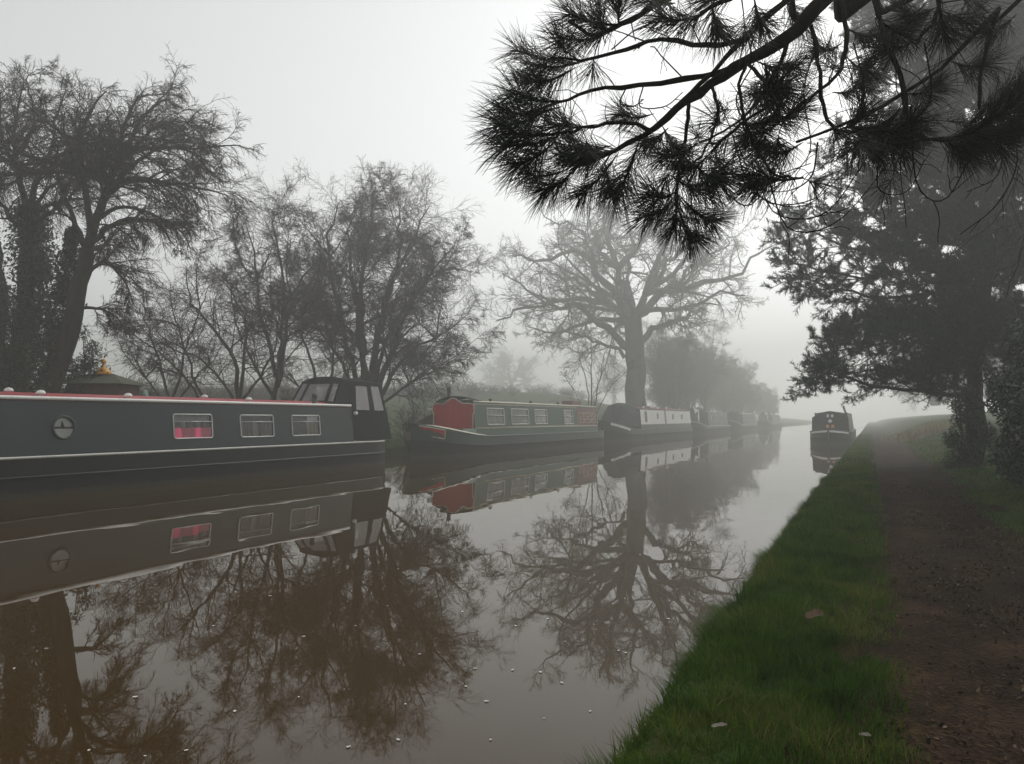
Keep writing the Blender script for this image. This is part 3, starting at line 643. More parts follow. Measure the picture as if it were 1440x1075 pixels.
# ------------------------------------------------------------------ branching
def unit(a): return a/np.maximum(np.linalg.norm(a, axis=-1, keepdims=True), 1e-9)
def tubes(P, Rr, S):
    B, K, _ = P.shape
    T = unit(np.gradient(P, axis=1)); ref = np.where((np.abs(T[:, :1, 2:]) > .9), np.array([1., 0, 0]), np.array([0, 0, 1.]))
    ref = np.broadcast_to(ref, T.shape); N = unit(np.cross(T, ref)); Bn = np.cross(T, N)
    a = np.arange(S)*2*PI/S
    V = P[:, :, None] + Rr[:, :, None, None]*(np.cos(a)[:, None]*N[:, :, None] + np.sin(a)[:, None]*Bn[:, :, None])
    bi = np.arange(B)[:, None, None]*K*S; ki = np.arange(K-1)[None, :, None]*S; si = np.arange(S)[None, None]; sj = (si+1) % S
    F = np.stack([bi+ki+si, bi+ki+sj, bi+ki+S+sj, bi+ki+S+si], -1).reshape(-1, 4)
    return V.reshape(-1, 3), F
def cat_mesh(parts):
    V = []; F = []; o = 0
    for v, f in parts: V.append(v); F.append(f+o); o += len(v)
    return np.concatenate(V), np.concatenate(F)
def grow(rng, S, D, Ln, K, wander, trop=None, gain=0.0):
    P = np.zeros((len(S), K, 3)); P[:, 0] = S; D = unit(D)
    for k in range(1, K):
        D = D + rng.normal(0, wander, D.shape)
        if trop is not None: D = D + np.asarray(trop)*gain*(k/K)
        D = unit(D); P[:, k] = P[:, k-1] + D*(Ln/(K-1))[:, None]
    return P
def spawn(rng, P, Rr, n, t0, t1, ang, angsd, ratio, K, wander, trop=None, gain=0.0, rratio=.6, rmin=.004, bias=None, tip=.35, tpow=1.0):
    B, KK, _ = P.shape
    Lp = np.linalg.norm(np.diff(P, axis=1), axis=2).sum(1)
    t = (t0+(t1-t0)*rng.random((B, n))**tpow)
    f = t*(KK-1); i = np.minimum(f.astype(int), KK-2); fr = f-i; bi = np.arange(B)[:, None]
    S = P[bi, i]*(1-fr)[..., None] + P[bi, i+1]*fr[..., None]; T = unit(P[bi, i+1]-P[bi, i])
    r0 = Rr[bi, i]*(1-fr)+Rr[bi, i+1]*fr
    q = unit(np.cross(T, rng.normal(size=T.shape))); a = R(1)*rng.normal(ang, angsd, t.shape)
    D = np.cos(a)[..., None]*T+np.sin(a)[..., None]*q
    if bias is not None: D = D + np.asarray(bias)
    Ln = Lp[:, None]*ratio*(1.05-.55*t)*rng.uniform(.6, 1.3, t.shape)
    Pn = grow(rng, S.reshape(-1, 3), D.reshape(-1, 3), Ln.ravel(), K, wander, trop, gain)
    rs = np.maximum(r0.ravel()*rratio, rmin)
    Rn = rs[:, None]*np.linspace(1, tip, K)[None]; Rn = np.maximum(Rn, rmin*.7)
    return Pn, Rn
def spline(pts, K):
    pts = np.array(pts, float); n = len(pts)
    if n == 2: return pts[0]+(pts[1]-pts[0])*np.linspace(0, 1, K)[:, None]
    ext = np.concatenate([[2*pts[0]-pts[1]], pts, [2*pts[-1]-pts[-2]]]); out = []
    for u in np.linspace(0, n-1, K):
        i = min(int(u), n-2); f = u-i; p0, p1, p2, p3 = ext[i:i+4]
        out.append(.5*((2*p1)+(-p0+p2)*f+(2*p0-5*p1+4*p2-p3)*f*f+(-p0+3*p1-3*p2+p3)*f**3))
    return np.array(out)
def limbs_from_photo(rng, lines, d, rad, K=14, drift=1.2, tip=.15):
    """limbs whose outline follows the photograph, each bending through its own depth; lines: (points, radius, depth drift)"""
    P = []; Rr = []
    for pts, r0, dz in lines:
        n = len(pts); Q = [at(x, y, d + dz*(k/(n-1))**1.2) for k, (x, y) in enumerate(pts)]
        Q = spline(Q, K); Q[1:-1] += rng.normal(0, .012*np.linalg.norm(Q[-1]-Q[0]), (K-2, 3))*.5
        P.append(Q); Rr.append(r0*np.linspace(1, tip, K))
    return np.array(P), np.array(Rr)
def local(V, o): return V-np.array(o)[None]
def make_tree(name, loc, label, cat, group, trunk_parts, crown_parts, bark_m, twig_m):
    root = empty(name, loc, label, cat, group)
    V, F = cat_mesh(trunk_parts); link('trunk', np_mesh('trunk', local(V, loc), F, True), bark_m, root)
    V, F = cat_mesh(crown_parts); link('crown', np_mesh('crown', local(V, loc), F, True), twig_m, root)
    return root
def leaf_quads(rng, Cn, size, asp=.6, up=0.0):
    n = len(Cn); a = unit(rng.normal(size=(n, 3))); nrm = unit(rng.normal(size=(n, 3))+np.array([0, 0, up])); b = unit(np.cross(nrm, a)); a = np.cross(b, nrm)
    s = size*rng.uniform(.6, 1.3, (n, 1)); fold = nrm*s*.18
    V = np.stack([Cn-a*s, Cn-b*s*asp*.5+fold*.6, Cn+a*s, Cn+b*s*asp*.5+fold*.6], 1)
    return V.reshape(-1, 3), np.arange(4*n).reshape(n, 4)
def extra_limbs(rng, basepts, n, length, r0, elev, K=12, wander=.10, trop=None, gain=0, spread=None):
    """limbs toward the sides the photograph cannot show"""
    basepts = np.array(basepts); i = rng.integers(0, len(basepts), n); az = rng.uniform(0, 2*PI, n) if spread is None else rng.uniform(*spread, n)
    el = R(1)*rng.normal(elev, 14, n)
    D = np.stack([np.cos(az)*np.cos(el), np.sin(az)*np.cos(el), np.sin(el)], 1)
    P = grow(rng, basepts[i], D, length*rng.uniform(.7, 1.15, n), K, wander, trop, gain)
    return P, np.tile(r0*np.linspace(1, .15, K), (n, 1))*rng.uniform(.7, 1.1, (n, 1))

DOWN = (0, 0, -1.0); UPV = (0, 0, 1.0)
# --- leaning tree on the left --------------------------------------------------
rng = np.random.default_rng(11)
d = 17.3; base1 = at(62, 566, d); base1[2] = gh(base1[0], base1[1])-.05
tr = [([(62, 575), (70, 545), (86, 500), (104, 445), (116, 390), (122, 350)], .25, 0.0),
      ([(52, 575), (66, 530), (80, 480), (98, 440)], .13, .2)]
TP, TR = limbs_from_photo(rng, tr, d, None, K=14, tip=.62)
LP, LR = limbs_from_photo(rng, [
    ([(122, 352), (135, 310), (150, 272), (165, 236), (186, 190), (214, 152), (240, 140)], .20, .8),
    ([(122, 352), (150, 322), (186, 308), (222, 316), (246, 346)], .13, -.9),
    ([(143, 288), (166, 263), (204, 255), (243, 265), (276, 292)], .11, 1.2),
    ([(128, 330), (120, 262), (112, 205), (126, 160), (150, 128)], .13, -1.0),
    ([(150, 272), (190, 232), (236, 206), (282, 220)], .10, -1.4),
    ([(165, 236), (172, 182), (196, 138), (236, 132)], .10, 1.6),
    ([(116, 392), (146, 368), (172, 392), (190, 432)], .09, -.8),
    ([(108, 432), (150, 438), (184, 466)], .07, .9),
    ([(122, 352), (100, 300), (80, 240), (90, 180)], .12, 1.4),
    ([(135, 310), (165, 292), (210, 300), (250, 320), (268, 350)], .09, 1.8),
    ([(160, 245), (205, 190), (250, 170), (285, 190)], .08, .4),
], d, None)
XP, XR = extra_limbs(rng, [LP[0][3], LP[0][5], LP[3][4], TP[0][-1]], 8, 3.4, .08, 28, trop=DOWN, gain=.10)
A, AR = np.concatenate([LP, XP[:, :12]], 0) if False else (None, None), None
def crown_of(rng, sets, n2, n3, n4, r2=.42, r3=.50, r4=.62, droop=.10, bias=None, rmin=.006, wander=.12, n2ang=48, K4=5, up3=0.0, t0=.22, rr=.45):
    parts2 = [spawn(rng, P, Rr, n2, t0, 1.0, n2ang, 16, r2, 10, wander, DOWN, droop*.5, rr, rmin*1.5, bias, tip=.25) for P, Rr in sets]
    P2 = np.concatenate([p for p, r_ in parts2]); R2 = np.concatenate([r_ for p, r_ in parts2])
    P3, R3 = spawn(rng, P2, R2, n3, .12, 1.0, 44, 16, r3, 8, wander*1.1, DOWN, droop, .55, rmin*1.0, bias)
    P4, R4 = spawn(rng, P3, R3, n4, .08, 1.0, 40, 16, r4, K4+1, wander*1.2, DOWN, droop*1.4, .65, rmin*.75, bias)
    return (P2, R2), (P3, R3), (P4, R4)
LR *= .62; sets = [(LP, LR), (XP, XR)]
s2, s3, s4 = crown_of(rng, sets, 18, 11, 8, droop=.17, bias=RT*.22, r2=.44, r3=.55, rmin=.0055)
T1 = make_tree('bare_tree', base1, 'tall bare tree leaning right behind the slate narrowboat, twigs swept over', 'tree', 'bare trees on the far bank',
          [tubes(TP, TR, 12), tubes(LP, LR, 8), tubes(XP, XR, 7)], [tubes(*s2, 5), tubes(*s3, 4), tubes(*s4, 3)], M['bark_dark'], M['twig'])

def ivy_on(root, name, rng, pts, radii, n, size, mat, up=.4):
    """leaves clothing a stem: pts polyline, radii of the leafy sleeve"""
    pts = np.array(pts); K = len(pts); t = rng.random(n)*(K-1); i = np.minimum(t.astype(int), K-2); f = (t-i)[:, None]
    c = pts[i]*(1-f)+pts[i+1]*f; rad = (np.array(radii)[i]*(1-f[:, 0])+np.array(radii)[i+1]*f[:, 0])
    lump = .75+.35*np.sin(t*7+1)+.25*np.sin(t*17)
    o = unit(rng.normal(size=(n, 3)))*(rad*np.clip(lump, .4, 1.4)*rng.random(n)**.45)[:, None]
    V, F = leaf_quads(rng, c+o, size, .8, up)
    return link(name, np_mesh(name, local(V, root.location), F), mat, root)
# --- ivy-clad tree at the left edge -----------------------------------------------
rng = np.random.default_rng(12)
d = 19.0; base0 = at(22, 566, d); base0[2] = gh(base0[0], base0[1])-.05
TP, TR = limbs_from_photo(rng, [([(20, 575), (26, 500), (34, 420), (40, 350), (40, 300)], .24, 0), ([(-12, 575), (-8, 480), (-4, 400), (-10, 320)], .26, .6)], d, None, tip=.6)
LINES = [
    ([(40, 302), (50, 250), (70, 200), (78, 150), (92, 95)], .15, .6), ([(40, 302), (24, 230), (20, 160), (34, 80)], .15, -.5),
    ([(-10, 322), (-24, 240), (-14, 160), (10, 100)], .15, .8), ([(40, 320), (70, 300), (100, 270), (118, 240)], .10, -1.0),
    ([(-8, 330), (-60, 260), (-90, 190)], .14, -.6), ([(36, 340), (4, 290), (-30, 240), (-50, 150)], .12, 1.3),
    ([(30, 200), (48, 140), (38, 80), (60, 62)], .07, .9), ([(40, 310), (66, 262), (96, 232), (105, 180)], .10, 1.7)]
LINES = [([(x, y+max(0, 300-y)*.16) for x, y in l], a_, b_) for l, a_, b_ in LINES]
LP, LR = limbs_from_photo(rng, LINES, d, None)
XP, XR = extra_limbs(rng, [LP[0][4], LP[1][5], LP[2][5], TP[0][-1]], 8, 3.0, .06, 12)
LR *= .6
s2, s3, s4 = crown_of(rng, [(LP, LR), (XP, XR)], 16, 10, 7, droop=.10, r2=.37, r3=.55, bias=RT*.10, rmin=.0058)
T0 = make_tree('bare_tree', base0, 'ivy covered bare tree at the left edge of the photo', 'tree', 'bare trees on the far bank',
          [tubes(TP, TR, 12), tubes(LP, LR, 8), tubes(XP, XR, 7)], [tubes(*s2, 5), tubes(*s3, 4), tubes(*s4, 3)], M['bark_dark'], M['twig'])
ivy_on(T0, 'ivy', rng, [at(24, 545, d), at(36, 480, d), at(48, 400, d), at(46, 340, d), at(42, 290, d)], [.35, .62, .78, .70, .30], 15000, .060, M['ivy'])
ivy_on(T1, 'ivy', rng, [at(60, 560, 17.3), at(70, 500, 17.3), at(84, 430, 17.4), at(98, 360, 17.6), at(104, 320, 17.8)], [.34, .5, .45, .30, .12], 8000, .055, M['ivy'])

# --- evergreen bushes under them ----------------------------------------------------
def bush(name, loc, rx, ry, h, n, size, mat, label, seed, cat='bush', group=None, shell=.5, stems=True, nl=26, sq=2.0, rl=(.22, .42)):
    rng = np.random.default_rng(seed); root = empty(name, loc, label, cat, group)
    lc = rng.normal(size=(nl, 3)); lc = lc/(np.abs(lc)**sq).sum(1, keepdims=True)**(1/sq)*rng.random((nl, 1))**.35; lc[:, 2] = np.abs(lc[:, 2])
    lc = lc*np.array([rx*.78, ry*.78, h*.78]); lr = rng.uniform(rl[0], rl[1], nl)*min(rx, h)
    k = rng.integers(0, nl, n); o = unit(rng.normal(size=(n, 3)))*(rng.random((n, 1))**shell)
    P = lc[k]+o*lr[k][:, None]*np.array([1, 1, 1.1]); P[:, 2] = np.maximum(P[:, 2], .03)
    V, F = leaf_quads(rng, P, size, .62, .5); link('foliage', np_mesh('foliage', V, F), mat, root)
    if stems:
        D = lc*1.0; S = np.zeros_like(D); S[:, :2] = D[:, :2]*.12
        Pn = np.stack([S+(D-S)*t for t in (0, .35, .7, 1)], 1); Pn[:, 1:3] += rng.normal(0, .05*h, (nl, 2, 3))*.5
        V, F = tubes(Pn, np.tile(np.array([.03, .025, .018, .008]), (nl, 1)), 5); link('stems', np_mesh('stems', V, F, True), M['bark_dark'], root)
    return root
def on_ground(px, d, sink=.03):
    p = at(px, 589, d); p[2] = gh(p[0], p[1])-sink; return p
bush('holly_bush', on_ground(116, 18.4), .62, .6, 4.3, 12000, .045, M['ivy'], 'dark evergreen bush right of the leaning tree trunk, beside the brown shed', 31, nl=70, rl=(.28, .5))
bush('holly_bush', on_ground(2, 18.0), .9, .8, 5.0, 14000, .045, M['ivy'], 'dark evergreen bush at the left edge below the ivy covered tree', 32, nl=70, rl=(.28, .5))

# --- thorn trees in the middle ---------------------------------------------------------
def thorn(seed, d, base_px, stems, label, n2, n3, n4, twig, ext=6, extL=3, droop=.08, rmin=.0075, bias=None, r0=.15, r2=.36, elev=40):
    rng = np.random.default_rng(seed); b = on_ground(base_px, d, .06)
    P, Rr = limbs_from_photo(rng, stems, d, None, K=16, tip=.14)
    pts = [P[k][j] for k in range(len(P)) for j in (5, 8, 10)]
    XP, XR = extra_limbs(rng, pts, ext, extL, .05, elev, trop=UPV, gain=.05)
    Rr *= .62; XR *= .7
    s2, s3, s4 = crown_of(rng, [(P, Rr), (XP, XR)], n2+6, n3+3, n4+2, droop=droop*1.2, bias=bias, r2=r2*1.04, r3=.60, r4=.72, rmin=rmin*.78, t0=.16, wander=.15)
    return make_tree('bare_tree', b, label, 'tree', 'bare trees on the far bank', [tubes(P, Rr, 8), tubes(XP, XR, 6)], [tubes(*s2, 5), tubes(*s3, 4), tubes(*s4, 3)], M['bark_thorn'], twig)
T2 = thorn(21, 29.0, 520, [
    ([(514, 575), (512, 505), (507, 440), (510, 380), (520, 320), (528, 262)], .24, .6),
    ([(526, 575), (545, 505), (572, 440), (602, 390), (640, 345)], .22, -1.2),
    ([(528, 572), (556, 520), (588, 488), (624, 470), (660, 440)], .16, .8),
    ([(520, 574), (532, 470), (552, 400), (580, 335), (604, 290)], .20, 1.8),
    ([(510, 574), (490, 490), (470, 410), (462, 340), (476, 285)], .18, -1.6),
    ([(524, 574), (548, 470), (590, 410), (632, 380), (676, 385)], .15, 2.4),
    ([(505, 574), (480, 510), (440, 450), (420, 390)], .13, 1.4),
    ([(530, 574), (575, 540), (615, 520), (655, 505)], .10, -1.0),
    ([(518, 574), (540, 430), (562, 350), (560, 285)], .16, -2.6),
    ([(512, 574), (500, 420), (490, 340), (500, 275)], .15, 3.0)],
    'large many stemmed bare thorn tree behind the pram hood, widest in the middle', 12, 8, 6, M['twig'], 30, 3.3, droop=.10, rmin=.008, bias=RT*.06, r2=.34)
T3 = thorn(22, 26.5, 386, [
    ([(386, 575), (392, 505), (400, 445), (420, 400), (452, 360)], .15, -.8), ([(388, 530), (370, 462), (364, 400), (352, 340), (344, 305)], .12, .8),
    ([(390, 545), (402, 460), (396, 390), (384, 320), (400, 290)], .13, 1.6), ([(386, 560), (350, 500), (330, 450), (325, 390)], .10, -1.4),
    ([(400, 445), (430, 430), (452, 400), (450, 330)], .08, 1.2), ([(364, 400), (340, 372), (326, 330)], .06, -.5)],
    'slender bare tree with a forked trunk left of the large thorn tree', 12, 8, 5, M['twig'], 10, 2.6, droop=.07, r2=.36)
T4 = thorn(23, 23.5, 330, [
    ([(335, 575), (330, 510), (300, 462), (268, 425), (262, 380)], .12, -.7), ([(335, 575), (345, 490), (338, 430), (300, 380)], .10, .9),
    ([(335, 575), (300, 520), (255, 490), (215, 470)], .08, 1.0), ([(330, 575), (372, 520), (390, 470), (380, 420)], .08, -1.0),
    ([(290, 575), (258, 530), (215, 490), (178, 478)], .07, -.6), ([(290, 575), (262, 500), (245, 440), (235, 390)], .07, .7)],
    'low bare tree with reddish twigs arching beside the brown shed', 9, 5, 3, M['twig_red'], 6, 2.0, droop=.08, r2=.40, rmin=.0065)
T5 = thorn(24, 24.5, 240, [
    ([(240, 575), (225, 510), (205, 450), (200, 400)], .08, .8), ([(240, 575), (260, 500), (280, 440), (300, 390)], .08, -.8),
    ([(236, 575), (205, 530), (175, 500), (158, 450)], .06, .3), ([(244, 575), (276, 530), (305, 500), (320, 455)], .06, 1.2)],
    'thin scrubby bare tree with fine reddish twigs between shed and forked tree', 8, 5, 3, M['twig_red'], 6, 2.2, r2=.42, rmin=.006)
T6 = thorn(25, 27.5, 450, [
    ([(450, 575), (440, 520), (425, 470), (430, 420), (445, 380)], .10, .6), ([(450, 575), (468, 510), (462, 440), (478, 390)], .10, -.8),
    ([(452, 575), (480, 540), (498, 500), (500, 450)], .07, 1.0), ([(447, 575), (410, 530), (395, 500)], .06, -.6)],
    'low bare thorn tree behind the chimney of the slate narrowboat', 8, 5, 3, M['twig_red'], 5, 2.4, r2=.40, rmin=.0065)

# --- oak --------------------------------------------------------------------------------
rng = np.random.default_rng(41); d = 64.0; KO = 64/56; bo = on_ground(894, d, .1)
TP, TR = limbs_from_photo(rng, [([(896, 600), (894, 560), (893, 510), (891, 470), (889, 440)], 1.02, 0)], d, None, tip=.80); TR *= .78*KO
TR[0][:3] *= np.array([1.35, 1.15, 1.05])
LP, LR = limbs_from_photo(rng, [
    ([(892, 492), (866, 472), (839, 450), (811, 432), (791, 429), (763, 427), (729, 438), (698, 451)], .42, -3),
    ([(889, 450), (853, 429), (818, 419), (787, 422), (767, 426), (732, 401), (712, 388)], .38, 2),
    ([(888, 445), (863, 405), (842, 391), (829, 367), (808, 357), (780, 360), (746, 367), (725, 360)], .46, -2),
    ([(842, 391), (829, 350), (822, 335), (806, 320), (777, 314), (756, 290)], .24, 3),
    ([(889, 440), (872, 390), (853, 360), (842, 336), (846, 308), (839, 278)], .46, 2),
    ([(890, 440), (905, 420), (917, 398), (929, 364), (934, 332), (926, 300)], .42, -3),
    ([(892, 445), (918, 424), (946, 405), (980, 398), (1011, 395), (1039, 384), (1066, 357), (1087, 346)], .44, 2),
    ([(893, 488), (915, 466), (938, 454), (960, 448), (987, 422), (1022, 412), (1048, 416)], .38, -4),
    ([(889, 440), (884, 390), (888, 345), (882, 305), (892, 272)], .38, 5),
    ([(917, 398), (945, 365), (968, 345), (990, 318), (1000, 295)], .26, -5),
    ([(946, 405), (975, 372), (1010, 352), (1040, 330)], .24, 4),
    ([(853, 429), (820, 400), (790, 392), (765, 380), (740, 400)], .22, 6),
    ([(894, 505), (868, 490), (842, 485), (818, 470), (790, 468), (768, 480)], .24, 5)], d, None, K=16, tip=.16)
LP[:, 1:-1] += rng.normal(0, .16, LP[:, 1:-1].shape); LR *= .70*KO; LR[:, :4] *= 1.1
XP, XR = extra_limbs(rng, [TP[0][-1], TP[0][-2], LP[4][4], LP[5][4]], 12, 11.0, .30, 30, wander=.16)
s2, s3, s4 = crown_of(rng, [(LP, LR), (XP, XR)], 15, 9, 7, r2=.36, r3=.52, r4=.6, droop=-.02, wander=.20, rmin=.017, n2ang=52, rr=.42)
OAK = make_tree('oak_tree', bo, 'great spreading bare oak fading in the mist behind the green narrowboat', 'tree', None,
          [tubes(TP, TR, 14), tubes(LP, LR, 8), tubes(XP, XR, 7)], [tubes(*s2, 5), tubes(*s3, 4), tubes(*s4, 3)], M['bark_oak'], M['twig_oak'])
# slim upright shrub in front of the oak
rng = np.random.default_rng(42)
T7 = thorn(43, 48.0, 828, [([(828, 600), (826, 545), (815, 500), (806, 460)], .08, .6), ([(829, 600), (832, 530), (830, 480), (826, 446)], .09, -.5), ([(830, 600), (842, 540), (850, 500), (868, 472)], .08, .8), ([(831, 600), (850, 560), (868, 530), (886, 510)], .06, -.8), ([(827, 600), (812, 560), (800, 530)], .05, .5)],
    'slim upright bare sapling clump in front of the oak', 3, 2, 0, M['twig_oak'], 4, 2.0, droop=-.05, rmin=.010, r2=.34)

# --- misty thicket further along the far bank ------------------------------------------------
def place(src, loc, sc, rz, label, group):
    c = copy_tree(src); c.location = loc; c.scale = (sc, sc, sc); c.rotation_euler = (0, 0, rz)
    c.name = src.name.split('.')[0]; tag(c, label, 'tree', group); return c
rng = np.random.default_rng(51)
for k in range(20):
    y = 73 + k*4.6 + rng.uniform(-1, 1); x = -17.6 - (k % 3)*(.7 if k < 4 else 2.6) + rng.uniform(-.6, .6)
    place([T2, T3, T6][(0, 2, 0, 1, 0)[k % 5] if k % 5 != 3 else 1], (x, y, float(gh(x, y))-.1), [.95, 1.35, .8, 1.3, .9][k % 5]*(1 if k < 11 else 1-.06*(k-10)), rng.uniform(0, 6.2),
          'grey bare tree merged in the misty thicket behind the far boats', 'misty thicket trees on the far bank')
for k, (x, y, s_) in enumerate(((-84, 175, .75), (-66, 205, .75))):
    place(OAK, (x, y, float(gh(x, y))-.2), s_, 1.1*k+.6, 'faint bare tree far off across the misty field', 'faint trees across the field')
# trees beyond the pine on the towpath side
for k, (x, y, s_) in enumerate(((9, 74, 1.0), (6.5, 96, 1.1), (13, 84, 1.2), (9.5, 120, 1.2))):
    place(T2, (x, y, float(gh(x, y))-.1), s_, 2.1*k+.4, 'pale bare tree in the mist beyond the pine on the towpath side', 'misty trees beyond the pine')

# --- low scrub along the far bank -----------------------------------------------------------
def scrub(seed, loc, h, n, label, mat):
    rng = np.random.default_rng(seed); root = empty('bare_shrub', loc, label, 'shrub', 'bare shrubs along the far bank')
    az = rng.uniform(0, 2*PI, n); el = R(1)*rng.uniform(35, 85, n)
    D = np.stack([np.cos(az)*np.cos(el), np.sin(az)*np.cos(el), np.sin(el)], 1); S = rng.normal(0, .12, (n, 3)); S[:, 2] = 0
    P = grow(rng, S, D, h*rng.uniform(.6, 1.1, n), 8, .10, DOWN, .06); Rr = np.tile(.018*np.linspace(1, .3, 8), (n, 1))
    P2, R2 = spawn(rng, P, Rr, 9, .2, 1, 40, 15, .42, 6, .14, DOWN, .05, .6, .006)
    P3, R3 = spawn(rng, P2, R2, 5, .1, 1, 40, 15, .45, 4, .14, DOWN, .05, .7, .005)
    V, F = cat_mesh([tubes(P, Rr, 5)]); link('stems', np_mesh('stems', V, F, True), M['bark_thorn'], root)
    V, F = cat_mesh([tubes(P2, R2, 4), tubes(P3, R3, 3)]); link('twigs', np_mesh('twigs', V, F, True), mat, root)
    return root
for k, (px, d_, h, lab) in enumerate(((160, 20.5, 1.9, 'low bare shrub behind the brown shed'), (292, 22.5, 1.6, 'low arching bare shrub under the reddish twigged tree'), (418, 25.5, 1.7, 'low bare shrub between forked tree and pram hood'), (580, 30, 2.0, 'low bare shrub at the right foot of the large thorn tree'), (790, 42, 2.2, 'brownish bare shrub behind the stern of the green narrowboat'), (852, 46, 2.4, 'low bare shrub at the foot of the oak'))):
    scrub(60+k, on_ground(px, d_), h, 26, lab, M['twig_red'])

src = [o for o in C.objects if o.name.startswith('bare_shrub') and o.parent is None][0]
rng = np.random.default_rng(77)
for k in range(66):
    px = 150 + k*11 + rng.uniform(-6, 6); r_ = (px-CX)/F_PX; x = -rng.uniform(33, 41); y = row(px, x)
    if y > 190: continue
    c = copy_tree(src); c.location = (x, y, float(gh(x, y))-.1); sc_ = rng.uniform(.45, .95); c.scale = (sc_*1.3, sc_*1.3, sc_); c.rotation_euler = (0, 0, rng.uniform(0, 6)); c.name = 'bare_shrub'
    tag(c, 'faint misty shrub of the hedge line across the far field', 'shrub', 'faint hedge shrubs across the field')

# --- brown shed and tarpaulin ---------------------------------------------------------------------
d = 18.6; p0 = on_ground(146, d, .02); gz = float(p0[2])
sh = empty('shed', p0, 'small brown timber shed with mossy roof and yellow finial behind the slate narrowboat', 'shed'); sh.rotation_euler = (0, 0, YAW)
q = MB(); q.box((-.62, -.5, 0), (.62, .5, 2.46-gz-.24)); q.build('wall', M['brown'], sh)
q = MB(); z0 = 2.46-gz
q.add([(-.88, -.72, z0-.25), (.80, -.72, z0-.27), (.80, .72, z0-.27), (-.88, .72, z0-.25), (-.30, -.05, z0+.02), (.25, -.05, z0)], [(0, 1, 5, 4), (1, 2, 5), (2, 3, 4, 5), (3, 0, 4), (3, 2, 1, 0)]); rfs = q.build('roof', M['felt'], sh)
q = MB(); q.lathe([(.19, 0), (.20, .03), (.17, .09), (.11, .15), (.05, .19), (.028, .22), (.028, .27), (.06, .29), (.068, .33), (.05, .37), (.012, .40)], (-.02, -.05, z0-.02), 14); q.build('finial', M['yellow'], rfs)
q = MB(); q.box((-.1, -.53, .1), (.5, -.505, 1.5)); q.build('door', M['brown'], sh)
pt_ = on_ground(203, 19.5, .02)
tp = empty('tarpaulin', pt_, 'pale green tarpaulin heaped over a stack right of the shed', 'tarpaulin')
rows = []
for u in np.linspace(-1, 1, 9): rows.append([(u*.42*(1.25-.25*k), v*.4*(1.25-.25*k), (1-.0*k)*hh*(1-.25*abs(u)-.1*v*v)) for k, (v, hh) in enumerate(((-1, .02), (-.85, 1.1), (-.3, 1.75), (.3, 1.75), (.85, 1.1)))])
q = MB(); q.loft(rows, smooth=True); q.build('cover', M['tarp'], tp)

# ------------------------------------------------------------------ towpath side
# --- pine beside the path -------------------------------------------------------------------------
rng = np.random.default_rng(71); d = 18.0; bp = on_ground(1371, d, .05)
trunk_px = [(1370, 668), (1372, 600), (1374, 520), (1380, 380), (1390, 200), (1398, 60), (1405, -60), (1408, -140)]
TP, TR = limbs_from_photo(rng, [(trunk_px, .21, .0)], d, None, K=20, tip=.30)
arms = [
    ([(1373, 560), (1310, 550), (1240, 545), (1180, 530), (1128, 515)], .06, -.6), ([(1373, 552), (1320, 540), (1250, 520), (1200, 525), (1150, 540)], .05, 1.0),
    ([(1375, 500), (1320, 470), (1260, 482), (1200, 490), (1150, 500)], .05, -.8), ([(1376, 470), (1330, 440), (1240, 445), (1180, 470)], .04, 1.2),
    ([(1379, 420), (1310, 415), (1230, 420), (1160, 400), (1095, 382)], .06, .4), ([(1380, 400), (1300, 380), (1220, 390), (1150, 380), (1110, 370)], .05, -1.2),
    ([(1382, 350), (1300, 340), (1210, 350), (1150, 330), (1105, 305)], .06, .8), ([(1385, 310), (1300, 290), (1220, 300), (1140, 290)], .05, -.7),
    ([(1387, 260), (1310, 240), (1240, 250), (1170, 225)], .05, .7), ([(1390, 210), (1320, 180), (1250, 190), (1180, 170)], .05, -.9),
    ([(1392, 160), (1330, 130), (1270, 120), (1215, 90)], .05, .8), ([(1396, 90), (1340, 50), (1290, 40), (1240, 10)], .05, -.5), ([(1400, 20), (1350, -20), (1300, -50)], .04, .6),
    ([(1376, 480), (1420, 470), (1480, 480), (1540, 460)], .05, .6), ([(1380, 380), (1430, 360), (1500, 370)], .05, -.5), ([(1386, 280), (1440, 260), (1520, 260)], .05, .5), ([(1392, 170), (1450, 150), (1520, 140)], .05, .4), ([(1398, 60), (1450, 40), (1510, 30)], .05, -.6)]
LP, LR = limbs_from_photo(rng, arms, d, None, K=14, tip=.2)
XP, XR = extra_limbs(rng, [TP[0][k] for k in range(5, 19)], 95, 3.2, .05, 5, K=14)
YP, YR = extra_limbs(rng, [TP[0][k] for k in range(6, 15)], 20, 2.6, .045, 6, K=14, spread=(R(-150), R(-60)))
XP = np.concatenate([XP, YP]); XR = np.concatenate([XR, YR])
kx = XP[:, :, 2].min(1) > 2.5; XP, XR = XP[kx], XR[kx]
allP = np.concatenate([LP, XP]); allR = np.concatenate([LR, XR])
allR = allR*.8
P2, R2 = spawn(rng, allP, allR, 28, .10, 1, 52, 18, .30, 6, .10, UPV, .05, .5, .007, tip=.5)
kk_ = P2[:, :, 2].min(1) > 1.8; P2, R2 = P2[kk_], R2[kk_]
P3, R3 = spawn(rng, P2, R2, 9, .15, 1, 46, 16, .50, 5, .10, UPV, .14, .6, .004, tip=.5)
PINE = make_tree('pine_tree', bp, 'dark pine spreading over the towpath in the mist', 'tree', None, [tubes(TP, TR, 12), tubes(LP, LR, 7), tubes(XP, XR, 6)], [tubes(P2, R2, 4), tubes(P3, R3, 3)], M['bark_pine'], M['bark_pine'])
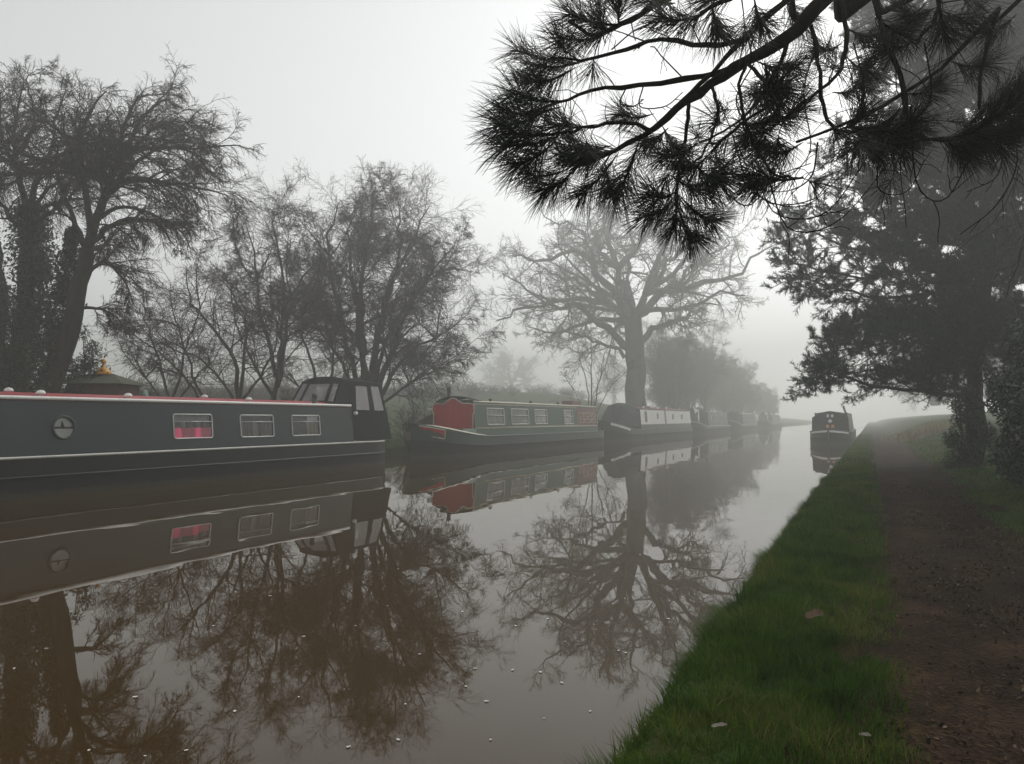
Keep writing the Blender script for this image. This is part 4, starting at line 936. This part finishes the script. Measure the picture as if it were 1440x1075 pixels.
def tufts(rng, P, per, length, width, t0=.35):
    """needle sprays along the last part of every shoot"""
    B, K, _ = P.shape; t = rng.uniform(t0, 1, (B, per))*(K-1); i = np.minimum(t.astype(int), K-2); f = (t-i)[..., None]; bi = np.arange(B)[:, None]
    S = (P[bi, i]*(1-f)+P[bi, i+1]*f).reshape(-1, 3); T = unit(P[bi, i+1]-P[bi, i]).reshape(-1, 3)
    q = unit(np.cross(T, rng.normal(size=T.shape))); a = rng.uniform(.35, 1.15, (len(S), 1)); D = np.cos(a)*T+np.sin(a)*q+np.array([0, 0, .12])
    D = unit(D); l = length*rng.uniform(.6, 1.15, (len(S), 1)); side = unit(np.cross(D, rng.normal(size=D.shape)))*width
    V = np.stack([S-side*.5, S+side*.5, S+D*l*.6+side*.6, S+D*l], 1)
    return V.reshape(-1, 3), np.arange(4*len(S)).reshape(-1, 4)
V, F = tufts(rng, P3, 38, .12, .0125, .05); V2, F2 = tufts(rng, P2, 40, .12, .0125, .2)
V, F = cat_mesh([(V, F), (V2, F2)])
link('needles', np_mesh('needles', local(V, bp), F), M['needles'], PINE)

# --- bushes beside the path ---------------------------------------------------------------------------
def pbush(*a, **k): return bush(*a, **k)
pbush('laurel_bush', (2.68, 12.3, float(gh(2.7, 12.3))-.05), 1.25, 3.0, 2.7, 70000, .050, M['laurel'], 'big dark glossy laurel bush at the right edge of the towpath', 81, shell=.35, nl=110, sq=4.5, rl=(.20, .36))
pbush('ivy_bush', (1.95, 19.2, float(gh(1.95, 19.2))-.05), .62, .75, 2.25, 7000, .042, M['ivy'], 'thin leafy bush at the foot of the pine', 82, shell=.5)
pbush('laurel_bush', (3.5, 16.0, float(gh(3.5, 16.0))-.05), 1.3, 1.6, 3.2, 16000, .05, M['laurel'], 'dark bush between the laurel and the pine trunk', 83, nl=50, sq=4)
# --- bare tree whose twigs hang in at the right edge
rng = np.random.default_rng(91); d = 7.0; bt = on_ground(1600, d, .05)
TP, TR = limbs_from_photo(rng, [([(1600, 800), (1595, 500), (1580, 200), (1560, 0)], .12, .0)], d, None, tip=.6)
LP, LR = limbs_from_photo(rng, [([(1582, 180), (1530, 130), (1480, 150), (1440, 215), (1420, 290)], .016, -.4), ([(1590, 260), (1540, 200), (1490, 215), (1455, 280), (1430, 370)], .015, .5), ([(1575, 120), (1500, 60), (1440, 80), (1405, 150), (1390, 215)], .016, .3), ([(1592, 330), (1530, 280), (1480, 300), (1440, 350), (1415, 420)], .014, -.5), ([(1580, 160), (1490, 170), (1440, 240), (1400, 310), (1350, 350)], .012, .6)], d, None, tip=.2)
P2, R2 = spawn(rng, LP, LR, 11, .25, 1, 38, 14, .32, 9, .12, DOWN, .16, .4, .0026, tip=.5)
P3, R3 = spawn(rng, P2, R2, 5, .15, 1, 38, 14, .45, 7, .14, DOWN, .16, .6, .0020, tip=.5)
make_tree('bare_tree', bt, 'bare tree whose brown hanging twigs reach in at the right edge', 'tree', None, [tubes(TP, TR, 10), tubes(LP, LR, 6)], [tubes(P2, R2, 4), tubes(P3, R3, 3)], M['bark_dark'], M['twig_red'])

# --- near pine whose branch hangs across the top ---------------------------------------------------------
rng = np.random.default_rng(101); d = 1.95
root = np.array([2.7, .3, float(gh(2.7, .3))-.05])
tk = spline([root, root+(0, .05, 2), root+(-.08, .1, 4), root+(-.12, .1, 7)], 14)[None]; tkr = (.19*np.linspace(1, .5, 14))[None]
A0 = root+np.array([-.08, .1, 3.6])
def P_(x, y, dd=0): return at(x, y, d+dd)
br = []; vis = []
def limb(pts, r0, tip=.35, start=None, K=16):
    Q = [P_(*p) for p in pts]
    if start is not None: Q = [np.array(start)]+Q
    Q_ = spline(Q, K); Q_[1:-1] += rng.normal(0, .0018, (K-2, 3)); br.append((Q_, .82*r0*np.linspace(1, tip, K)*rng.uniform(.84, 1.14, K))); vis.append((spline(Q[1:] if start is not None else Q, 14), .82*r0*np.linspace(.6 if start is not None else 1, tip, 14)))
limb([(1330, -110, .05), (1180, -18), (1112, 50), (1050, 86), (1000, 120), (955, 150), (915, 184), (860, 214), (805, 238)], .031, .14, A0, 26)
limb([(1260, -90, .1), (1112, -4, .05), (1040, 62, .02), (985, 118), (950, 150)], .014, .4, A0+np.array([0, 0, .15]))
limb([(1052, 54, .04), (1020, 62, .0), (975, 62, -.05), (920, 57, -.1), (880, 70, -.12), (830, 84, -.15), (775, 82, -.18)], .010, .4)
limb([(1035, 95), (990, 108, .06), (900, 120, .1), (830, 128, .14), (785, 145, .2), (735, 160, .22)], .012, .35)
limb([(1060, -60, .1), (940, -2, .12), (880, 32, .1), (835, 48, .05), (800, 30, 0)], .013, .4)
limb([(915, 184), (880, 172, -.1), (830, 180, -.16), (790, 188, -.2)], .008, .4)
limb([(968, 142), (965, 185, .05), (955, 240, .08), (950, 290, .1)], .007, .6)
limb([(1140, 36), (1152, 100, .05), (1158, 155, .1), (1180, 182, .1), (1240, 186, .08)], .008, .6)
limb([(1400, -80, .2), (1238, -10, .1), (1250, 60, .08), (1270, 120, .05), (1275, 170, 0), (1308, 198, 0), (1380, 180, 0), (1430, 140, 0)], .013, .4, A0+np.array([0, .1, -.2]))
limb([(1500, -60, .3), (1404, 14, .2), (1335, 86, .12), (1270, 132, .05), (1195, 172, -.05), (1120, 200, -.1)], .011, .35, A0+np.array([0, .15, -.1]))
limb([(1404, 14, .2), (1385, 80, .15), (1376, 150, .1), (1400, 200, .1)], .008, .5)
limb([(1050, 86), (1070, 110, -.1), (1090, 140, -.15), (1040, 175, -.2), (1000, 215, -.2)], .007, .5)
limb([(1112, 50), (1095, 95, .15), (1060, 150, .25), (1025, 180, .3), (985, 200, .3)], .008, .5)
limb([(1000, 120), (1010, 160, .12), (995, 205, .2), (975, 230, .2)], .006, .6)
limb([(1180, -18), (1190, 40, -.1), (1185, 90, -.15), (1150, 130, -.2), (1100, 170, -.2)], .008, .5)
limb([(1330, -110, .05), (1320, -30, -.1), (1318, 20, -.15), (1290, 60, -.2)], .010, .5)
limb([(1180, -18), (1120, -40, -.2), (1040, -10, -.25), (985, 20, -.25)], .010, .5)
limb([(1050, 86), (1040, 130, -.05), (1060, 200, -.05), (1090, 245, 0), (1130, 250, 0)], .006, .6)
main = [tubes(b[0][None], b[1][None], 8) for b in br]
# shoots: (base, tip) in the photograph, each a stem end thick with needles
ends = [((880, 35), (800, 20)), ((860, 45), (790, 55)), ((850, 60), (840, -10)), ((870, 40), (870, -20)), ((830, 84), (745, 92)), ((800, 85), (725, 70)), ((810, 95), (740, 118)),
        ((800, 142), (720, 130)), ((790, 150), (712, 158)), ((770, 155), (700, 178)), ((790, 190), (705, 205)), ((800, 185), (715, 185)), ((780, 200), (725, 232)), ((800, 238), (735, 245)), ((810, 236), (765, 268)),
        ((860, 214), (790, 226)), ((870, 215), (815, 275)), ((860, 205), (800, 205)), ((840, 175), (770, 172)), ((900, 195), (870, 270)), ((850, 225), (860, 272)), ((880, 205), (820, 215)),
        ((953, 250), (950, 325)), ((950, 280), (905, 305)), ((955, 275), (1000, 310)), ((952, 290), (975, 335)), ((951, 270), (915, 275)), ((940, 245), (1000, 270)),
        ((940, 180), (905, 200)), ((930, 175), (960, 215)), ((985, 200), (930, 220)), ((1000, 215), (960, 240)), ((975, 230), (1010, 250)), ((920, 160), (870, 160)),
        ((1060, 85), (1120, 95)), ((1075, 85), (1085, 130)), ((1085, 95), (1060, 135)), ((1060, 130), (1100, 120)),
        ((1110, 200), (1050, 205)), ((1100, 170), (1050, 190)), ((1090, 165), (1130, 150)), ((1130, 250), (1060, 245)), ((1100, 248), (1050, 260)), ((1130, 200), (1080, 215)), ((1040, 175), (1090, 165)),
        ((1190, 178), (1250, 178)), ((1210, 184), (1275, 180)), ((1200, 180), (1240, 215)), ((1230, 186), (1270, 205)), ((1180, 182), (1215, 160)), ((1240, 186), (1290, 170)),
        ((1310, 198), (1370, 186)), ((1340, 194), (1400, 165)), ((1380, 170), (1440, 135)), ((1400, 150), (1455, 105)), ((1330, 196), (1360, 215)), ((1360, 185), (1410, 190)), ((1376, 150), (1420, 130)), ((1400, 200), (1450, 170)),
        ((1318, 20), (1370, 25)), ((1318, 10), (1270, 20)), ((1320, 0), (1330, 50)), ((1290, 55), (1240, 70)), ((1190, 40), (1240, 50)), ((1185, 60), (1150, 70)), ((1190, 80), (1220, 95)),
        ((985, 20), (930, 25)), ((1040, -10), (990, -5)), ((1000, 0), (1010, 45)), ((1060, -5), (1070, 40)), ((1100, -10), (1130, 30)), ((950, 5), (910, -10)), ((1170, 130), (1210, 120)), ((1335, 86), (1390, 90)), ((1270, 132), (1320, 120)), ((1430, 20), (1390, 45)), ((1230, 20), (1270, 45))]
SP = []
for (a, b_) in ends:
    dd = rng.uniform(-.22, .3); e = rng.uniform(-.08, .08)
    SP.append(spline([P_(a[0], a[1], dd), P_((a[0]+b_[0])/2, (a[1]+b_[1])/2+6, dd+e*.5), P_(b_[0], b_[1], dd+e)], 8))
SP = np.array(SP); SR = np.tile(.0034*np.array([.3, .7, 1, 1, .95, .85, .7, .4]), (len(SP), 1))
# side shoots, so that the spray is deep and uneven
LB = np.array([v_[0] for v_ in vis]); LBR = np.array([v_[1] for v_ in vis])
P2, R2 = spawn(rng, LB[2:], LBR[2:], 2, .5, 1, 45, 18, .28, 8, .10, DOWN, .03, .38, .0018, tip=.3)
def needle_spray(rng, P, per, length, width, t0, sag=.10):
    B, K, _ = P.shape; t = (t0+(1-t0)*rng.random((B, per))**.8)*(K-1); i = np.minimum(t.astype(int), K-2); f = (t-i)[..., None]; bi = np.arange(B)[:, None]
    S = (P[bi, i]*(1-f)+P[bi, i+1]*f).reshape(-1, 3); T = unit(P[bi, i+1]-P[bi, i]).reshape(-1, 3)
    q = unit(np.cross(T, rng.normal(size=T.shape))); a = rng.normal(.75, .22, (len(S), 1)); D = unit(np.cos(a)*T+np.sin(a)*q)
    l = length*rng.uniform(.65, 1.15, (len(S), 1)); Pn = np.zeros((len(S), 4, 3)); Pn[:, 0] = S
    for k in range(1, 4):
        D = unit(D+rng.normal(0, .05, D.shape)+np.array([0, 0, -sag*k*.4])); Pn[:, k] = Pn[:, k-1]+D*l/3
    Rn = np.tile(width*np.array([.8, 1, .85, .25]), (len(S), 1)); return tubes(Pn, Rn, 3)
# long hanging bare twigs
hang = [((1030, 190), (1060, 270), (1130, 290), (1190, 240)), ((1060, 230), (1090, 300), (1160, 300), (1215, 230)), ((1080, 250), (1110, 322), (1180, 310), (1262, 215)), ((1040, 210), (1075, 282), (1140, 282), (1170, 250)), ((1000, 250), (1050, 290), (1090, 250), (1140, 230)),
        ((1240, 200), (1235, 265), (1275, 270), (1300, 225)), ((1350, 200), (1405, 215), (1400, 250), (1360, 270)), ((1280, 150), (1290, 260), (1330, 280), (1370, 210)), ((1420, 160), (1430, 230), (1400, 290), (1350, 330)), ((1150, 200), (1140, 250), (1100, 270), (1040, 262)),
        ((1010, 140), (1035, 210), (1010, 250), (985, 260)), ((1150, 60), (1130, 130), (1140, 210), (1110, 250)), ((1200, 60), (1215, 130), (1190, 200), (1150, 240)), ((1300, 60), (1310, 130), (1295, 170), (1300, 210)), ((1060, 90), (1035, 140), (1050, 190), (1020, 235)), ((860, 70), (900, 40), (940, 50), (930, 90)), ((905, 120), (900, 150), (935, 150), (960, 130)), ((880, 125), (872, 145), (890, 150), (905, 140))]
HP = np.array([spline([P_(x, y, dd+.03*k) for k, (x, y) in enumerate(h)], 14) for h in hang for dd in (rng.uniform(-.2, .3),)])
HR = np.tile(.0022*np.linspace(1, .6, 14), (len(HP), 1))
P4, R4 = spawn(rng, np.concatenate([LB[2:], HP]), np.concatenate([LBR[2:], HR]), 5, .2, 1, 42, 18, .26, 8, .16, DOWN, .15, .3, .0014, tip=.7)
CP, CR = extra_limbs(rng, [tk[0][k] for k in (6, 7, 8, 9, 10, 11, 12, 13)], 46, 4.2, .05, 8, K=12)  # unseen overhead boughs, added to shade the grass and path
ok = np.array([bool(np.all(((q_[:, :2]-np.array([0, 0]))@FWH[:2] + .9) < (q_[:, 2]-.5-EYE)*1.55)) for q_ in CP]); CP, CR = CP[ok], CR[ok]
CP2, CR2 = spawn(rng, CP, CR, 14, .2, 1, 50, 16, .25, 6, .10, UPV, .05, .5, .006, tip=.5)
main.append(tubes(CP, CR, 6))
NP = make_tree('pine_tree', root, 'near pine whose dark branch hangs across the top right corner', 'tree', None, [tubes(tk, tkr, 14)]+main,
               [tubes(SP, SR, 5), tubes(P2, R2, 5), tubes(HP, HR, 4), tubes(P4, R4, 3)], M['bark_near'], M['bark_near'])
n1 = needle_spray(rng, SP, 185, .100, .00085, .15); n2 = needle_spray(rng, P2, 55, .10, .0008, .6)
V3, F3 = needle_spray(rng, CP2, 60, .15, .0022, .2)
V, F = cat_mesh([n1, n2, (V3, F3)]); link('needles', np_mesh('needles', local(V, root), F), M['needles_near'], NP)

# ------------------------------------------------------------------ grass and litter
def blades(rng, X, Y, h, wd, lean=.45, out=None):
    n = len(X); Z = gh(X, Y)-.01; B = np.stack([X, Y, Z], 1)
    az = rng.uniform(0, 2*PI, n); s = np.stack([np.cos(az), np.sin(az), 0*az], 1)*wd[:, None]*.5
    l = rng.uniform(.05, 1, n)*lean; la = rng.uniform(0, 2*PI, n); D = np.stack([np.cos(la)*l, np.sin(la)*l, np.ones(n)], 1)
    if out is not None: D[:, 0] += out
    D = unit(D); mid = B+D*(h*.55)[:, None]; D2 = D.copy(); D2[:, :2] *= 2.1; D2[:, 2] *= .8; D2 = unit(D2); tip = mid+D2*(h*.5)[:, None]
    V = np.stack([B-s, B+s, mid+s*.75, mid-s*.75, tip], 1).reshape(-1, 3)
    o = np.arange(n)[:, None]*5
    F = np.concatenate([o+np.array([[0, 1, 2]]), o+np.array([[0, 2, 3]]), o+np.array([[3, 2, 4]])], 1).reshape(-1, 3)
    return V, F
def lump(X, Y): return .5+.28*np.sin(3.1*X+2.3*Y+np.sin(5*Y))+.22*np.sin(7.7*Y-4*X+2*np.sin(3*X+Y))
rng = np.random.default_rng(121); G = []
M['straw'] = islands('straw_blades', [(0, (.20, .16, .08)), (1, (.42, .34, .19))], .8)
def field(n, xa, xb, ya, yb_, h0, w0, dens=None, ypow=1.0):
    X = rng.uniform(xa, xb, n); Y = ya+(yb_-ya)*rng.random(n)**ypow
    if dens is not None:
        k = rng.random(n) < dens(X, Y); X, Y = X[k], Y[k]
    lm = np.clip(lump(X, Y), 0, 1); h = h0*(.45+.8*lm)*rng.uniform(.5, 1.3, len(X)); wd = w0*rng.uniform(.7, 1.3, len(X))
    o = np.where(X < -.72, -.55, 0.0) if xa < 0 and xa > -2 else None
    G.append(blades(rng, X, Y, h, wd, out=o))
edge = lambda X, Y: np.clip(1.05-np.clip((X+.28)/.40, 0, 1)**1.2*1.0, .0, 1)*(.35+.65*np.clip(lump(X*1.3, Y*1.2)*1.6, 0, 1))
field(105000, -.87, .16, 1.6, 7.5, .062, .0042, edge, 1.3)
field(50000, -.87, .14, 7.5, 18, .070, .0065, edge, 1.2)
field(22000, -.87, .10, 18, 60, .08, .016, edge, 1.3)
wob = lambda X, Y: ((X+.90) > (.05+.055*np.sin(2.7*Y)+.04*np.sin(6.1*Y+1)+.03*np.sin(14*Y))).astype(float)
field(26000, -.97, -.78, 1.6, 16, .13, .0045, wob)
redge = lambda X, Y: np.clip((X-1.12)/.4, 0, 1)
field(46000, 1.1, 2.6, 3.0, 14, .07, .006, redge)
field(26000, 1.1, 5.0, 14, 60, .085, .016, redge)
field(16000, -19, -15.36, 5, 60, .16, .016)
pd = at(1298, 590, 36.0); pd[2] = float(gh(pd[0], pd[1])); n = 1500  # pale clump added to stand for a sunlit-looking patch
Vd, Fd = blades(rng, pd[0]+rng.normal(0, .55, n), pd[1]+rng.normal(0, .5, n), rng.uniform(.3, .75, n), rng.uniform(.015, .03, n), lean=.9)
tag(link('pale_grass', np_mesh('pale_grass', local(Vd, pd), Fd), M['straw']), 'clump of pale straw coloured blades added for a sunlit looking patch on the bank beyond the pine', 'pale grass').location = pd
nt_ = 560; tx = np.where(rng.random(nt_) < .35, rng.uniform(-.93, -.80, nt_), rng.uniform(-.86, .06, nt_)); ty = 1.6+12*rng.random(nt_)**1.4; kk = 46
ang = rng.uniform(0, 2*PI, (nt_, kk)); rr_ = .045*np.sqrt(rng.random((nt_, kk))); hh_ = (rng.uniform(.05, .17, (nt_, 1))*rng.uniform(.5, 1.2, (nt_, kk))).ravel()
G.append(blades(rng, (tx[:, None]+rr_*np.cos(ang)).ravel(), (ty[:, None]+rr_*np.sin(ang)).ravel(), hh_, rng.uniform(.003, .006, nt_*kk), lean=.8))
V, F = cat_mesh(G); tag(link('grass', np_mesh('grass', V, F), M['grass']), 'short green grass along the canal edge and path', 'grass', kind='stuff')
# leaf litter and grit on the path
n = 34000; X = rng.uniform(-.12, 1.5, n); Y = 1.2+14*rng.random(n)**1.5; keep = rng.random(n) < np.clip(.2+.8*np.exp(-((X-.85)/.5)**2), 0, 1)*np.clip(lump(X*1.1+3, Y*.7)*1.7-.35, .08, 1); X, Y = X[keep], Y[keep]
P = np.stack([X, Y, gh(X, Y)+.012], 1); V, F = leaf_quads(rng, P, .015, .7, 1.6)
tag(link('leaf_litter', np_mesh('leaf_litter', V, F), M['litter']), 'brown leaf litter and grit strewn over the towpath', 'leaf litter', kind='stuff')
# single leaves one can pick out
def leaf(name, loc, size, mat, label, rz, group=None, tilt=.15, asp=.3):
    q = MB(); n = 9; l = []; r_ = []
    for k in range(n):
        t = k/(n-1); wv = size*asp*max(0, math.sin(PI*min(1, t*1.02)))**.7*(1+.35*math.sin(11*t)); l.append((-size/2+size*t, wv, .12*size*math.sin(2.5*t)+.08*size)); r_.append((-size/2+size*t, -wv, .10*size*math.sin(2.2*t)))
    mid = [(-size/2+size*k/(n-1), 0, .02*size) for k in range(n)]
    q.loft([l, mid, r_], smooth=True); o = q.build(name, mat, None); o.location = loc; o.rotation_euler = (tilt, -.1, rz); return tag(o, label, 'leaf', group)
M['leaf_brown'] = paint('dead_leaf', (.13, .085, .055), .8, spec=.1, var=.35, scale=30, grime=.3)
M['leaf_pale'] = paint('bleached_leaf', (.34, .31, .26), .8, spec=.1, var=.25, scale=30, grime=.25)
def ground_at(px, py):
    v = FW + RT*((px-CX)/F_PX) + UP*((CY-py)/F_PX); s_ = (.2-EYE)/v[2]; return np.array([0, 0, EYE])+v*s_
p = ground_at(1146, 881); leaf('fallen_leaf', p+(0, 0, .055), .13, M['leaf_brown'], 'curled brown dead leaf lying on the grass verge', .75, asp=.22)
p = ground_at(1012, 1042); leaf('fallen_leaf', p+(0, 0, .05), .055, M['leaf_pale'], 'small pale leaf in the grass near the water edge', .3, asp=.14)
p = ground_at(1217, 1047); leaf('fallen_leaf', p+(0, 0, .03), .045, M['leaf_pale'], 'small pale leaf where grass meets the path', -.4, asp=.18)
M['fleck'] = paint('pale_petal', (.66, .64, .58), .5, var=.2, scale=40, grime=.1, bump=0)
rng = np.random.default_rng(131); first = None
flk = [(65, 912), (262, 1055), (545, 852), (684, 986), (655, 965), (490, 1050), (427, 895), (380, 838), (190, 980), (125, 1055), (204, 1063), (870, 915), (760, 945), (668, 940), (721, 942), (765, 1010), (880, 918), (835, 878), (795, 902), (960, 840), (725, 880), (590, 920), (560, 800), (500, 880), (710, 800), (610, 690), (625, 720), (600, 660), (620, 658), (640, 735), (830, 820), (900, 780), (1000, 760), (940, 870), (330, 1000), (300, 880), (420, 980), (570, 990), (830, 1000), (690, 1040), (770, 870), (850, 760), (470, 790), (240, 830), (100, 860), (20, 940), (650, 860), (890, 830), (790, 960), (560, 1040)]
for (px, py) in flk:
    v = FW + RT*((px-CX)/F_PX) + UP*((CY-py)/F_PX); s_ = (.004-EYE)/v[2]; loc = np.array([0, 0, EYE])+v*s_
    if first is None:
        first = leaf('floating_petal', loc, .045, M['fleck'], 'tiny pale petal floating on the still brown water', 0, 'pale petals floating on the canal', .0); o = first
    else:
        o = first.copy(); C.objects.link(o); o.location = loc
    sc_ = rng.uniform(.35, .8)*(.55+.05*np.linalg.norm(loc[:2])); o.scale = (sc_, sc_, sc_*.22); o.rotation_euler = (0, 0, rng.uniform(0, 6.2))

# ------------------------------------------------------------------ mist
q = MB(); q.box((-290, -45, -2.4), (290, 290, 27.0))
hz = q.build('haze', [], None)
m = bpy.data.materials.new('mist'); m.use_nodes = True; t = m.node_tree; t.nodes.remove(t.nodes['Principled BSDF'])
pv = t.nodes.new('ShaderNodeVolumePrincipled'); pv.inputs['Color'].default_value = (.86, .87, .835, 1); pv.inputs['Density'].default_value = FOG_DENSITY; pv.inputs['Anisotropy'].default_value = .55
t.links.new(pv.outputs[0], t.nodes['Material Output'].inputs['Volume']); hz.data.materials.append(m)
tag(hz, 'pale even mist over the whole canal', 'mist', kind='stuff')
